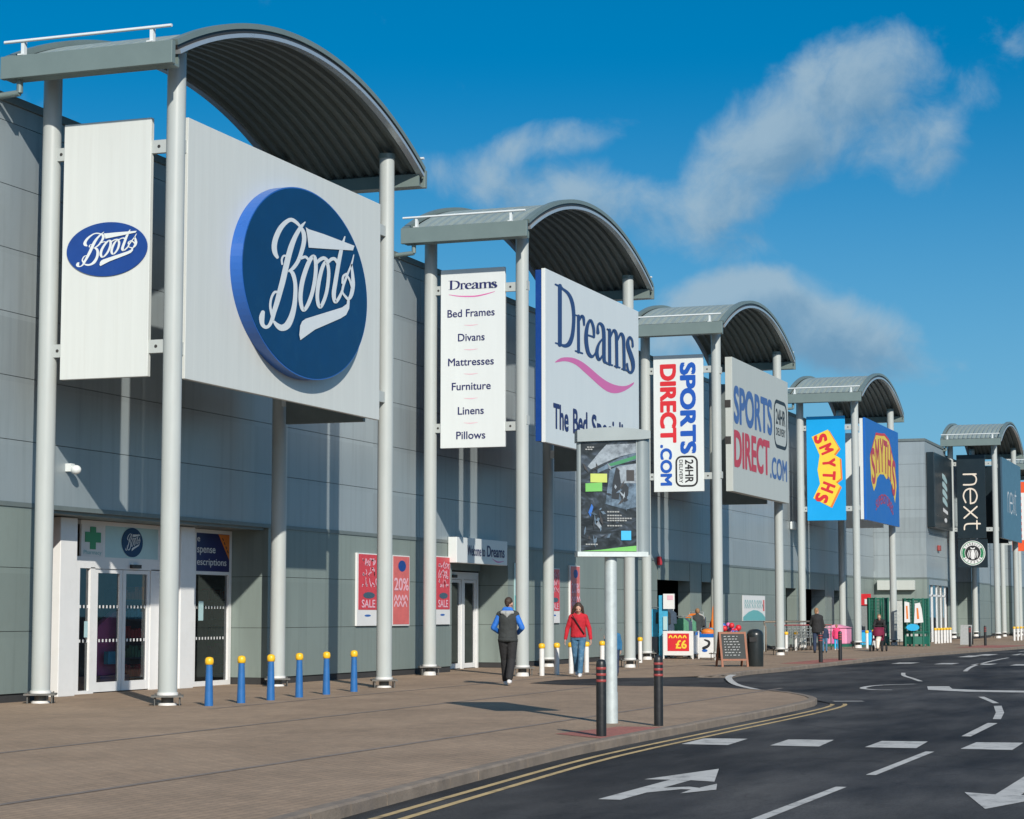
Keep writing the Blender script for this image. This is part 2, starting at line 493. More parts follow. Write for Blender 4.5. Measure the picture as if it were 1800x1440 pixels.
M = dict(
    clad=mat('silver_cladding', (0.325, 0.375, 0.39), 0.42, 0.25, 0.07, 0.7, 0.10, 0.8, stretch=(1, 1, .35), dirt=((.25, .27, .27), 1.3, .30)),
    green=mat('green_grey_cladding', (0.212, 0.258, 0.236), 0.5, 0.1, 0.09, 0.8, stretch=(1, 1, .5), dirt=((.16, .19, .17), 1.6, .4)),
    joint=mat('dark_joint', (0.10, 0.115, 0.115), 0.8),
    coping=mat('coping_metal', (0.16, 0.19, 0.185), 0.45, 0.2),
    plinth=mat('dark_plinth', (0.035, 0.035, 0.035), 0.9),
    pole=mat('pole_paint', (0.43, 0.46, 0.44), 0.38, 0.0, 0.06, 1.2, stretch=(2, 2, .6), dirt=((.42, .40, .36), 1.1, .35)),
    steel=mat('grey_steel', (0.33, 0.36, 0.36), 0.4, 0.35, 0.12, 8),
    platemetal=mat('weathered_plate', (0.13, 0.13, 0.12), 0.6, 0.3, 0.3, 9, dirt=((.16, .08, .04), 9, .6)),
    bolt=mat('dark_bolt', (0.07, 0.065, 0.06), 0.5, 0.6),
    inner_layer=mat('vault_underside_shade', (0.17, 0.21, 0.205), 0.5, 0.1, 0.10, 1.5),  # darker copy of the vault sheet, underside shade put into the colour
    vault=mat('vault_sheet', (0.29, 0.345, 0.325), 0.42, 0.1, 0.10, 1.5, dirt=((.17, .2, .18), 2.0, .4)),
    fascia=mat('fascia_paint', (0.175, 0.225, 0.21), 0.42, 0.1, 0.07, 1.5),
    lip=mat('bright_lip', (0.52, 0.56, 0.58), 0.3, 0.5, 0.06, 3),
    white=mat('white_panel', (0.615, 0.64, 0.605), 0.45, 0, 0.05, 1.0, stretch=(6, 6, .25), dirt=((.55, .54, .49), 2.2, .3)),
    white2=mat('clean_white', (0.68, 0.715, 0.70), 0.35, 0, 0.03, 1.0, stretch=(4, 4, .4)),
    greypanel=mat('pale_grey_panel', (0.48, 0.51, 0.475), 0.5, 0, 0.05, 1.0, stretch=(6, 6, .3), dirt=((.45, .45, .41), 2.0, .35)),
    blue=mat('sign_blue', (0.004, 0.047, 0.235), 0.42, 0, 0.10, 2.5, dirt=((.03, .08, .25), 3, .3)),
    disc=mat('disc_blue', (0.003, 0.043, 0.125), 0.42, 0, 0.14, 2.0, dirt=((.010, .065, .15), 2.4, .5), spec=.25),
    rim=mat('rim_blue', (0.020, 0.115, 0.42), 0.3, 0, 0.06, 2.0),
    logo=mat('logo_white', (0.66, 0.70, 0.71), 0.4, 0, 0.04),
    navy=mat('navy_print', (0.018, 0.022, 0.11), 0.45, 0, 0.05),
    navy2=mat('slate_blue_print', (0.022, 0.05, 0.16), 0.45, 0, 0.05),
    pink=mat('pink_print', (0.66, 0.15, 0.38), 0.45, 0, 0.05),
    palepink=mat('pale_pink_print', (0.75, 0.45, 0.52), 0.5, 0, 0.05),
    sdblue=mat('bright_blue_print', (0.012, 0.09, 0.42), 0.45, 0, 0.05),
    sdred=mat('bright_red_print', (0.62, 0.025, 0.035), 0.45, 0, 0.05),
    fadblue=mat('faded_blue_print', (0.06, 0.13, 0.33), 0.5, 0, 0.18, 3),
    fadred=mat('faded_red_print', (0.50, 0.045, 0.07), 0.5, 0, 0.14, 3),
    black=mat('black_print', (0.02, 0.02, 0.022), 0.5, 0, 0.05),
    cyan=mat('cyan_panel', (0.005, 0.34, 0.72), 0.4, 0, 0.05, 1.2),
    midblue=mat('mid_blue_panel', (0.006, 0.12, 0.45), 0.4, 0, 0.05, 1.2),
    yellow=mat('yellow_print', (0.82, 0.58, 0.05), 0.45, 0, 0.06),
    orange=mat('orange_print', (0.72, 0.20, 0.03), 0.5, 0, 0.06),
    red=mat('poster_red', (0.60, 0.045, 0.06), 0.4, 0, 0.15, 4),
    coral=mat('poster_coral', (0.62, 0.13, 0.12), 0.4, 0, 0.2, 3),
    posterwhite=mat('poster_white', (0.72, 0.72, 0.70), 0.45, 0, 0.05),
    dark=mat('near_black_panel', (0.014, 0.024, 0.030), 0.30, 0, 0.1, 2),
    slate=mat('slate_panel', (0.045, 0.085, 0.12), 0.3, 0, 0.08, 2),
    cream=mat('cream_letters', (0.75, 0.66, 0.55), 0.5, 0, 0.04),
    teal=mat('teal_vinyl', (0.13, 0.42, 0.42), 0.4, 0, 0.05),
    paleteal=mat('pale_teal_vinyl', (0.42, 0.60, 0.60), 0.3, 0, 0.05),
    ggreen=mat('cross_green', (0.03, 0.27, 0.10), 0.4, 0, 0.05),
    frame=mat('white_frame', (0.76, 0.76, 0.74), 0.4, 0, 0.04, 2, dirt=((.6, .58, .54), 3, .3)),
    floor=mat('shop_floor', (0.22, 0.21, 0.2), 0.4, 0, 0.1, 2),
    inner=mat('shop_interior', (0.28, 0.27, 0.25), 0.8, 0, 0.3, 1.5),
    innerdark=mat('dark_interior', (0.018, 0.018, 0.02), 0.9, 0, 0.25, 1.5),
    navyv=mat('navy_vinyl', (0.012, 0.014, 0.10), 0.35, 0, 0.05),
    bollblue=mat('bollard_blue', (0.022, 0.13, 0.36), 0.4, 0, 0.12, 5, dirt=((.08, .14, .22), 9, .4)),
    bollyel=mat('bollard_yellow', (0.82, 0.47, 0.02), 0.4, 0, 0.08, 9),
    bollwhite=mat('bollard_white', (0.70, 0.69, 0.66), 0.5, 0, 0.08, 6, dirt=((.5, .48, .42), 8, .4)),
    bollblack=mat('bollard_black', (0.014, 0.015, 0.016), 0.42, 0, 0.2, 8, dirt=((.05, .05, .045), 12, .5)),
    bollred=mat('bollard_red', (0.30, 0.05, 0.045), 0.45, 0, 0.1, 8),
    galv=mat('galvanised_steel', (0.52, 0.575, 0.565), 0.5, 0.25, 0.13, 7, dirt=((.38, .42, .40), 10, .5)),
    adgrey=mat('silver_frame', (0.27, 0.31, 0.31), 0.4, 0.2, 0.05, 2),
    kerb=mat('kerb_concrete', (0.215, 0.172, 0.132), 0.9, 0, 0.3, 3, 0.4, 40, dirt=((.13, .11, .10), 2.2, .6)),
    paintw=mat('road_paint_white', (0.50, 0.485, 0.45), 0.8, 0, 0.15, 2.5, 0.3, 60, dirt=((.06, .06, .06), 4, .85)),
    painty=mat('road_paint_yellow', (0.52, 0.37, 0.17), 0.8, 0, 0.18, 2.5, 0.3, 60, dirt=((.07, .06, .05), 3, .85)),
    channel=mat('drain_channel', (0.21, 0.17, 0.14), 0.85, 0, 0.3, 3),
    skin=mat('skin', (0.56, 0.33, 0.24), 0.5, 0, 0.06, 10),
    hairb=mat('brown_hair', (0.045, 0.025, 0.015), 0.6, 0, 0.3, 40, 0.5, 60),
    hairl=mat('fair_hair', (0.28, 0.15, 0.07), 0.6, 0, 0.3, 40, 0.5, 60),
    cblack=mat('black_fabric', (0.018, 0.018, 0.019), 0.85, 0, 0.3, 7, 1.0, 14),
    ccharc=mat('charcoal_fabric', (0.035, 0.04, 0.04), 0.85, 0, 0.25, 7, 1.0, 14),
    cblue=mat('blue_sleeve_fabric', (0.016, 0.14, 0.52), 0.7, 0, 0.2, 8, 1.0, 14),
    cgrey=mat('grey_fabric', (0.33, 0.34, 0.33), 0.85, 0, 0.15, 14),
    cred=mat('red_fleece', (0.45, 0.014, 0.026), 0.9, 0, 0.25, 8, 1.0, 14),
    denim=mat('blue_denim', (0.05, 0.14, 0.235), 0.85, 0, 0.4, 7, 0.5, 30, dirt=((.26, .38, .46), 5, .8)),
    ddenim=mat('dark_denim', (0.02, 0.035, 0.075), 0.85, 0, 0.3, 9, 0.4, 60),
    shoe=mat('white_shoe', (0.72, 0.70, 0.68), 0.5, 0, 0.1, 20),
    cteal=mat('teal_jacket', (0.02, 0.13, 0.26), 0.8, 0, 0.15, 14),
    cpink=mat('hot_pink_coat', (0.72, 0.05, 0.16), 0.8, 0, 0.15, 14),
    burg=mat('burgundy_fabric', (0.16, 0.006, 0.035), 0.8, 0, 0.15, 14),
    wood=mat('reddish_wood', (0.27, 0.10, 0.05), 0.6, 0, 0.3, 5, stretch=(4, 4, .5)),
    chalk=mat('chalkboard', (0.035, 0.04, 0.038), 0.75, 0, 0.3, 5),
    chalkw=mat('chalk_marks', (0.40, 0.41, 0.40), 0.9),
    bin=mat('bin_plastic', (0.018, 0.022, 0.022), 0.32, 0, 0.1, 5),
    wire=mat('wire_steel', (0.42, 0.45, 0.44), 0.35, 0.6, 0.1, 10),
    rubber=mat('rubber', (0.02, 0.02, 0.02), 0.8),
    sgreen=mat('shed_green', (0.006, 0.115, 0.075), 0.55, 0, 0.12, 4),
    toypink=mat('toy_pink', (0.78, 0.30, 0.46), 0.5, 0, 0.05),
    toycyan=mat('toy_cyan', (0.03, 0.42, 0.72), 0.5, 0, 0.05),
    garm1=mat('cyan_cloth', (0.05, 0.35, 0.55), 0.85, 0, 0.2, 10),
    garm2=mat('green_cloth', (0.10, 0.30, 0.18), 0.85, 0, 0.2, 10),
    garm3=mat('pale_cloth', (0.45, 0.47, 0.45), 0.85, 0, 0.2, 10),
    garm4=mat('slate_cloth', (0.06, 0.09, 0.13), 0.85, 0, 0.2, 10),
    inkg=mat('poster_graphite', (0.028, 0.032, 0.036), 0.25, 0, 0.5, 2.2),
    inkl=mat('poster_light_grey', (0.27, 0.31, 0.34), 0.25, 0, 0.6, 7, dirt=((.06, .07, .09), 9, .8)),
    inkb=mat('poster_blue_grey', (0.11, 0.16, 0.21), 0.25, 0, 0.7, 9, dirt=((.015, .02, .03), 6, .95)),
    tagy=mat('tag_yellow_green', (0.50, 0.58, 0.13), 0.3, 0, 0.08),
    tagg=mat('tag_green', (0.17, 0.48, 0.11), 0.3, 0, 0.08),
    sbgreen=mat('roundel_green', (0.02, 0.20, 0.08), 0.4, 0, 0.05),
    orangered=mat('orange_red_panel', (0.75, 0.10, 0.03), 0.4, 0, 0.05),
    seam=mat('hidden_seam', (0.5, 0.5, 0.5), 0.6),
    pinkpave=paver_mat('pink_pavers', (0.40, 0.155, 0.12), (0.34, 0.13, 0.105), (0.20, 0.10, 0.08)),
    pave=paver_mat('brown_pavers', (0.355, 0.252, 0.170), (0.300, 0.218, 0.150), (0.185, 0.14, 0.105), patch=.2),
)


def photo_mat():
    """a dark printed photograph: warped tones of black, slate and grey"""
    m = bpy.data.materials.new('poster_photo')
    m.use_nodes = True
    nt = m.node_tree
    b = nt.nodes['Principled BSDF']
    tc = nt.nodes.new('ShaderNodeTexCoord')
    mp = nt.nodes.new('ShaderNodeMapping')
    mp.inputs['Rotation'].default_value = (0.3, 0.5, 0.2)
    mp.inputs['Scale'].default_value = (1.2, 1.2, 2.2)
    nt.links.new(tc.outputs['Object'], mp.inputs[0])
    n = nt.nodes.new('ShaderNodeTexNoise')
    n.inputs['Scale'].default_value = 2.6
    n.inputs['Detail'].default_value = 7
    n.inputs['Distortion'].default_value = 2.2
    nt.links.new(mp.outputs[0], n.inputs['Vector'])
    r = nt.nodes.new('ShaderNodeValToRGB')
    e = r.color_ramp.elements
    e[0].position = .36
    e[0].color = (.010, .012, .013, 1)
    e[1].position = .80
    e[1].color = (.20, .23, .26, 1)
    k = r.color_ramp.elements.new(.52)
    k.color = (.028, .034, .038, 1)
    k = r.color_ramp.elements.new(.62)
    k.color = (.05, .065, .085, 1)
    nt.links.new(n.outputs['Fac'], r.inputs[0])
    nt.links.new(r.outputs[0], b.inputs['Base Color'])
    b.inputs['Roughness'].default_value = .22
    return m


M['photo'] = photo_mat()
M['asphalt'] = asphalt_mat()
M['glass'] = glass_mat()


# ------------------------------------------------------------------ mesh builder
def world_off(o):
    v = Vector((0, 0, 0))
    while o is not None:
        v += o.location
        o = o.parent
    return v


class Frame:
    """a flat board: point(u, v, d) = o + u*right + v*up + d*normal"""
    def __init__(s, o, r, u):
        s.o, s.r, s.u = Vector(o), Vector(r), Vector(u)
        s.n = s.r.cross(s.u)

    def p(s, u, v, d=0.0):
        return s.o + s.r*u + s.u*v + s.n*d


def FY(x, y, z):      # faces -Y (the road)
    return Frame((x, y, z), (1, 0, 0), (0, 0, 1))


def FX(x, y, z):      # faces -X (towards the camera end); u runs to -Y
    return Frame((x, y, z), (0, -1, 0), (0, 0, 1))


class MB:
    def __init__(s):
        s.v, s.f = [], []

    def add(s, vs, fs):
        k = len(s.v)
        s.v += [Vector(p) for p in vs]
        s.f += [[i+k for i in f] for f in fs]
        return s

    def box(s, x0, x1, y0, y1, z0, z1):
        return s.add([(x0, y0, z0), (x1, y0, z0), (x1, y1, z0), (x0, y1, z0), (x0, y0, z1), (x1, y0, z1), (x1, y1, z1), (x0, y1, z1)],
                     [(3, 2, 1, 0), (4, 5, 6, 7), (0, 1, 5, 4), (1, 2, 6, 5), (2, 3, 7, 6), (3, 0, 4, 7)])

    def bevbox(s, x0, x1, y0, y1, z0, z1, b):
        bm = bmesh.new()
        bmesh.ops.create_cube(bm, size=1)
        for v in bm.verts:
            v.co = Vector((x0+(v.co.x+.5)*(x1-x0), y0+(v.co.y+.5)*(y1-y0), z0+(v.co.z+.5)*(z1-z0)))
        bmesh.ops.bevel(bm, geom=bm.edges[:], offset=b, segments=2, affect='EDGES', profile=.5)
        bm.verts.index_update()
        s.add([v.co.copy() for v in bm.verts], [[v.index for v in f.verts] for f in bm.faces])
        bm.free()
        return s

    def fbox(s, fr, u0, u1, v0, v1, d0, d1):
        ps = [fr.p(u, v, d) for d in (d0, d1) for (u, v) in ((u0, v0), (u1, v0), (u1, v1), (u0, v1))]
        return s.add(ps, [(3, 2, 1, 0), (4, 5, 6, 7), (0, 1, 5, 4), (1, 2, 6, 5), (2, 3, 7, 6), (3, 0, 4, 7)])

    def fpoly(s, fr, pts, d0, d1=None):
        """outline (counter-clockwise in u,v); flat sheet at d0, or a slab d0..d1 (d1 in front)"""
        a = sum(pts[i][0]*pts[(i+1) % len(pts)][1]-pts[(i+1) % len(pts)][0]*pts[i][1] for i in range(len(pts)))
        if a < 0:
            pts = pts[::-1]
        n = len(pts)
        if d1 is None:
            return s.add([fr.p(u, v, d0) for u, v in pts], [list(range(n))])
        vs = [fr.p(u, v, d0) for u, v in pts] + [fr.p(u, v, d1) for u, v in pts]
        fs = [list(range(n))[::-1], list(range(n, 2*n))]
        fs += [(i, (i+1) % n, (i+1) % n+n, i+n) for i in range(n)]
        return s.add(vs, fs)

    def cyl(s, a, b, r0, r1=None, n=16, caps=True):
        a, b = Vector(a), Vector(b)
        r1 = r0 if r1 is None else r1
        ax = (b-a).normalized()
        t = Vector((0, 0, 1)) if abs(ax.z) < .9 else Vector((1, 0, 0))
        e1 = ax.cross(t).normalized()
        e2 = ax.cross(e1)
        vs = []
        for p, r in ((a, r0), (b, r1)):
            vs += [p+e1*math.cos(2*PI*i/n)*r+e2*math.sin(2*PI*i/n)*r for i in range(n)]
        fs = [(i, (i+1) % n, (i+1) % n+n, i+n) for i in range(n)]
        if caps:
            fs += [list(range(n))[::-1], list(range(n, 2*n))]
        return s.add(vs, fs)

    def path(s, pts, r, n=8):
        for i in range(len(pts)-1):
            s.cyl(pts[i], pts[i+1], r, r, n)
        return s

    def lathe(s, prof, n=20, c=(0, 0, 0)):
        """profile [(r, z)...] bottom to top about the vertical axis at c"""
        c = Vector(c)
        vs, fs = [], []
        m = len(prof)
        for (r, z) in prof:
            vs += [c+Vector((r*math.cos(2*PI*i/n), r*math.sin(2*PI*i/n), z)) for i in range(n)]
        for j in range(m-1):
            fs += [(j*n+i, j*n+(i+1) % n, (j+1)*n+(i+1) % n, (j+1)*n+i) for i in range(n)]
        fs += [list(range(n))[::-1], list(range((m-1)*n, m*n))]
        return s.add(vs, fs)

    def ball(s, c, rx, ry=None, rz=None, n=12, m=8):
        ry = rx if ry is None else ry
        rz = rx if rz is None else rz
        c = Vector(c)
        vs = [c+Vector((0, 0, -rz))]
        for j in range(1, m):
            t = -PI/2+PI*j/m
            vs += [c+Vector((rx*math.cos(t)*math.cos(2*PI*i/n), ry*math.cos(t)*math.sin(2*PI*i/n), rz*math.sin(t))) for i in range(n)]
        vs.append(c+Vector((0, 0, rz)))
        fs = [(0, 1+(i+1) % n, 1+i) for i in range(n)]
        for j in range(m-2):
            fs += [(1+j*n+i, 1+j*n+(i+1) % n, 1+(j+1)*n+(i+1) % n, 1+(j+1)*n+i) for i in range(n)]
        k = 1+(m-2)*n
        fs += [(k+i, k+(i+1) % n, k+n) for i in range(n)]
        return s.add(vs, fs)

    def capsule(s, a, b, ra, rb, n=12, sq=1.0, sqdir=None):
        """tapered limb with round ends; sq flattens it along sqdir"""
        a, b = Vector(a), Vector(b)
        ax = (b-a)
        L = ax.length
        ax = ax/L if L > 1e-6 else Vector((0, 0, 1))
        t = Vector(sqdir) if sqdir else (Vector((0, 1, 0)) if abs(ax.y) < .9 else Vector((1, 0, 0)))
        e1 = (t-ax*t.dot(ax)).normalized()
        e2 = ax.cross(e1)
        rings = []
        for k in (-80, -50, -20):
            rings.append((a+ax*ra*math.sin(R(k)), ra*math.cos(R(k))))
        rings.append((a, ra))
        rings.append((b, rb))
        for k in (20, 50, 80):
            rings.append((b+ax*rb*math.sin(R(k)), rb*math.cos(R(k))))
        vs = []
        for c, r in rings:
            vs += [c+e1*math.cos(2*PI*i/n)*r*sq+e2*math.sin(2*PI*i/n)*r for i in range(n)]
        m = len(rings)
        fs = []
        for j in range(m-1):
            fs += [(j*n+i, j*n+(i+1) % n, (j+1)*n+(i+1) % n, (j+1)*n+i) for i in range(n)]
        fs += [list(range(n))[::-1], list(range((m-1)*n, m*n))]
        return s.add(vs, fs)

    def loft(s, secs, n=20):
        """horizontal ellipses [(x, y, z, rx, ry)...] bottom to top"""
        vs, fs = [], []
        for (x, y, z, rx, ry) in secs:
            vs += [Vector((x+rx*math.cos(2*PI*i/n), y+ry*math.sin(2*PI*i/n), z)) for i in range(n)]
        m = len(secs)
        for j in range(m-1):
            fs += [(j*n+i, j*n+(i+1) % n, (j+1)*n+(i+1) % n, (j+1)*n+i) for i in range(n)]
        fs += [list(range(n))[::-1], list(range((m-1)*n, m*n))]
        return s.add(vs, fs)

    def build(s, name, m, parent=None, smooth=False, origin=None, auto=None):
        me = bpy.data.meshes.new(name)
        off = world_off(parent) if parent is not None else Vector((0, 0, 0))
        if origin is not None:
            off = Vector(origin)
        me.from_pydata([tuple(p-off) for p in s.v], [], s.f)
        me.validate()
        me.update()
        bm = bmesh.new()
        bm.from_mesh(me)
        if len(bm.faces) > 1:
            bmesh.ops.recalc_face_normals(bm, faces=bm.faces[:])
        if auto:
            for e in bm.edges:
                if len(e.link_faces) == 2:
                    e.smooth = e.calc_face_angle(0) < R(auto)
        bm.to_mesh(me)
        bm.free()
        if smooth or auto:
            for p in me.polygons:
                p.use_smooth = True
        me.materials.append(M[m] if isinstance(m, str) else m)
        o = bpy.data.objects.new(name, me)
        COL.objects.link(o)
        if parent is not None:
            o.parent = parent
        elif origin is not None:
            o.location = off
        return o


def thing(name, label, cat, loc, group=None, rz=0):
    o = bpy.data.objects.new(name, None)
    o.empty_display_size = 0.2
    COL.objects.link(o)
    o.location = loc
    o.rotation_euler = (0, 0, rz)
    return tag(o, label, cat, group)


def tag(o, label, cat, group=None):
    o['label'] = label
    o['category'] = cat
    if group:
        o['group'] = group
    return o


def struct(o):
    o['kind'] = 'structure'
    return o


def dup(root, loc, label=None, rz=None, group=None):
    r = root.copy()
    COL.objects.link(r)
    r.location = loc
    if rz is not None:
        r.rotation_euler = (0, 0, rz)
    if label:
        r['label'] = label
    if group:
        r['group'] = group

    def kids(a, b):
        for ch in list(a.children):
            c = ch.copy()
            COL.objects.link(c)
            c.parent = b
            kids(ch, c)
    kids(root, r)
    return r


# ------------------------------------------------------------------ lettering
class Words:
    """collects words or marks; each is built as a part of its own"""
    def __init__(s):
        s.subs = []

    def add(s, vs, fs):
        s.subs.append(MB().add(vs, fs))
        return s

    def fpoly(s, *a):
        s.subs.append(MB().fpoly(*a))
        return s

    def build(s, name, m, parent):
        return [b.build(name, m, parent) for b in s.subs]


def text2d(body, bold=0.0, shear=0.0, spacing=1.0):
    cu = bpy.data.curves.new('lettering', 'FONT')
    cu.body = body
    cu.resolution_u = 4
    cu.offset = bold
    cu.shear = shear
    cu.space_character = spacing
    o = bpy.data.objects.new('lettering', cu)
    COL.objects.link(o)
    dg = bpy.context.evaluated_depsgraph_get()
    me = bpy.data.meshes.new_from_object(o.evaluated_get(dg))
    vs = [(v.co.x, v.co.y) for v in me.vertices]
    fs = [list(p.vertices) for p in me.polygons]
    bpy.data.objects.remove(o)
    bpy.data.curves.remove(cu)
    bpy.data.meshes.remove(me)
    return vs, fs


def put_text(mb, fr, body, u0, u1, v0, v1, d, bold=0.0, shear=0.0, rot=0, cw=False, spacing=1.0, warp=None):
    """fit the words into the rectangle u0..u1, v0..v1; cw: read downwards (turned a quarter clockwise);
    bold: thicken by overlapping copies, each a hair in front of the last"""
    if isinstance(mb, Words):
        mb.subs.append(MB())
        mb = mb.subs[-1]
    vs, fs = text2d(body, 0.0, shear, spacing)
    xs = [p[0] for p in vs]
    ys = [p[1] for p in vs]
    x0, x1, y0, y1 = min(xs), max(xs), min(ys), max(ys)
    b = bold*1.15
    if b > 0:
        x0, x1, y0, y1 = x0-b, x1+b, y0-b*.7, y1+b*.7
        offs = [(0, 0), (b, 0), (-b, 0), (b*.7, b*.7), (-b*.7, b*.7), (b*.7, -b*.7), (-b*.7, -b*.7)]
    else:
        offs = [(0, 0)]
    for k, (ox, oy) in enumerate(offs):
        out = []
        for (x, y) in vs:
            a, c_ = (x+ox-x0)/(x1-x0), (y+oy-y0)/(y1-y0)
            if cw:
                u, v = u0+c_*(u1-u0), v1-a*(v1-v0)
            else:
                u, v = u0+a*(u1-u0), v0+c_*(v1-v0)
            if rot:
                cu_, cv_ = (u0+u1)/2, (v0+v1)/2
                c, s_ = math.cos(R(rot)), math.sin(R(rot))
                du, dv = u-cu_, v-cv_
                u, v = cu_+du*c-dv*s_, cv_+du*s_+dv*c
            if warp:
                u, v = warp(u, v)
            out.append(fr.p(u, v, d+.0006*k))
        mb.add(out, fs)


def smooth_pts(pts, closed=False, k=4):
    n = len(pts)
    out = []
    rng = range(n if closed else n-1)
    for i in rng:
        if closed:
            p0, p1, p2, p3 = pts[(i-1) % n], pts[i], pts[(i+1) % n], pts[(i+2) % n]
        else:
            p0, p1, p2, p3 = pts[max(0, i-1)], pts[i], pts[i+1], pts[min(n-1, i+2)]
        for j in range(k):
            t = j/k
            out.append(tuple(0.5*((2*b)+(-a+c)*t+(2*a-5*b+4*c-d)*t*t+(-a+3*b-3*c+d)*t**3)
                             for a, b, c, d in zip(p0, p1, p2, p3)))
    if not closed:
        out.append(tuple(pts[-1]))
    return out


def stroke2d(pts, closed=False, smooth=True):
    """pen stroke (x, y, width)... -> quads with round ends, in the drawing's own plane"""
    if smooth and len(pts) > 2:
        pts = smooth_pts(pts, closed)
    n = len(pts)
    L, Rr = [], []
    for i in range(n):
        a = pts[(i-1) % n] if closed else pts[max(0, i-1)]
        b = pts[(i+1) % n] if closed else pts[min(n-1, i+1)]
        dx, dy = b[0]-a[0], b[1]-a[1]
        l = math.hypot(dx, dy) or 1
        nx, ny = -dy/l, dx/l
        w = max(pts[i][2], 1e-4)/2
        L.append((pts[i][0]+nx*w, pts[i][1]+ny*w))
        Rr.append((pts[i][0]-nx*w, pts[i][1]-ny*w))
    vs = L+Rr
    fs = [[i, (i+1) % n, n+(i+1) % n, n+i] for i in range(n if closed else n-1)]
    if not closed:
        for (i, sg) in ((0, 1), (n-1, -1)):
            c = pts[i]
            a0 = math.atan2(L[i][1]-c[1], L[i][0]-c[0])
            k = len(vs)
            w = max(c[2], 1e-4)/2
            arc = [(c[0]+w*math.cos(a0+sg*PI*j/6), c[1]+w*math.sin(a0+sg*PI*j/6)) for j in range(1, 6)]
            vs = vs+arc
            fs.append([i]+list(range(k, k+5))+[n+i])
    return vs, fs


def hom(H, x, y):
    w = H[6]*x+H[7]*y+1
    return ((H[0]*x+H[1]*y+H[2])/w, (H[3]*x+H[4]*y+H[5])/w)


H_SCRIPT = (1.37410490e-03, 1.27518846e-05, -8.93936716e-01, 3.07146673e-04, -9.11075668e-04, 5.44285919e-01, -8.89671424e-05, 3.08054117e-06)
H_SERIF = (6.74335682e-03, -6.30657664e-06, 5.22695170e-01, -1.84469854e-04, -2.21643786e-03, 9.68564595e+00, -1.23861780e-04, 4.28878911e-06)

SCRIPT_STROKES = [
    ([(293, 515, 34), (268, 465, 52), (260, 385, 58), (282, 290, 58), (332, 190, 55), (398, 122, 46), (450, 103, 42), (502, 132, 36), (548, 182, 30), (582, 245, 45), (588, 335, 48), (562, 450, 46), (520, 560, 42), (470, 632, 40), (425, 668, 26)], 0),
    ([(598, 130, 14), (548, 190, 40), (490, 290, 50), (446, 400, 60), (412, 520, 62), (384, 640, 62), (352, 780, 62), (320, 900, 60), (290, 1010, 56), (256, 1120, 50), (234, 1205, 42), (200, 1270, 36), (160, 1284, 38), (128, 1250, 46), (122, 1180, 60), (134, 1122, 44)], 0),
    ([(346, 590, 22), (342, 540, 22), (360, 502, 22), (390, 505, 22), (388, 548, 20)], 0),
    ([(318, 915, 22), (266, 898, 28), (228, 960, 26), (214, 1050, 26), (228, 1130, 30), (246, 1195, 30)], 0),
    ([(430, 660, 26), (464, 700, 44), (488, 800, 42), (490, 920, 46), (478, 1050, 52), (448, 1170, 64), (400, 1265, 76), (340, 1292, 70), (290, 1265, 50), (256, 1225, 26)], 0),
    ([(556, 524, 34), (602, 512, 30), (634, 545, 24)], 0),
    ([(690, 505, 40), (648, 550, 46), (602, 660, 50), (562, 800, 50), (545, 950, 46), (558, 1060, 40), (585, 1098, 36), (628, 1035, 42), (668, 930, 42), (698, 800, 42), (714, 670, 42), (712, 560, 40)], 1),
    ([(830, 562, 34), (786, 630, 40), (748, 780, 44), (730, 930, 40), (740, 1030, 38), (765, 1064, 36), (800, 1000, 38), (832, 900, 38), (850, 780, 38), (855, 660, 36)], 1),
    ([(716, 592, 26), (750, 550, 38), (800, 525, 40), (842, 548, 28)], 0),
    ([(842, 582, 28), (880, 540, 36), (922, 535, 36), (952, 582, 28)], 0),
    ([(1032, 290, 14), (1010, 362, 30), (985, 470, 42), (960, 600, 44), (930, 780, 46), (910, 920, 46), (925, 1008, 36), (962, 972, 34), (1000, 892, 26), (1020, 820, 20)], 0),
    ([(1130, 490, 10), (1106, 590, 20), (1070, 680, 22), (1040, 760, 26), (1012, 840, 26), (1006, 900, 20), (1040, 950, 26), (1072, 975, 32), (1102, 930, 42), (1122, 820, 42), (1116, 700, 32), (1106, 600, 18)], 0),
    ([(1052, 698, 24), (1014, 726, 26), (1004, 800, 22)], 0),
    ([(1042, 700, 22), (1082, 762, 22), (1108, 850, 20)], 0),
]
SCRIPT_POLYS = [
    [(600, 185), (618, 290), (632, 410), (860, 426), (1120, 441), (1136, 390), (1000, 338), (800, 262), (632, 207)],
    [(1056, 985), (1084, 990), (1078, 1080), (1044, 1150), (985, 1188), (700, 1312), (540, 1428), (528, 1370), (538, 1270), (560, 1220), (600, 1192), (1000, 1068), (1050, 1030)],
]
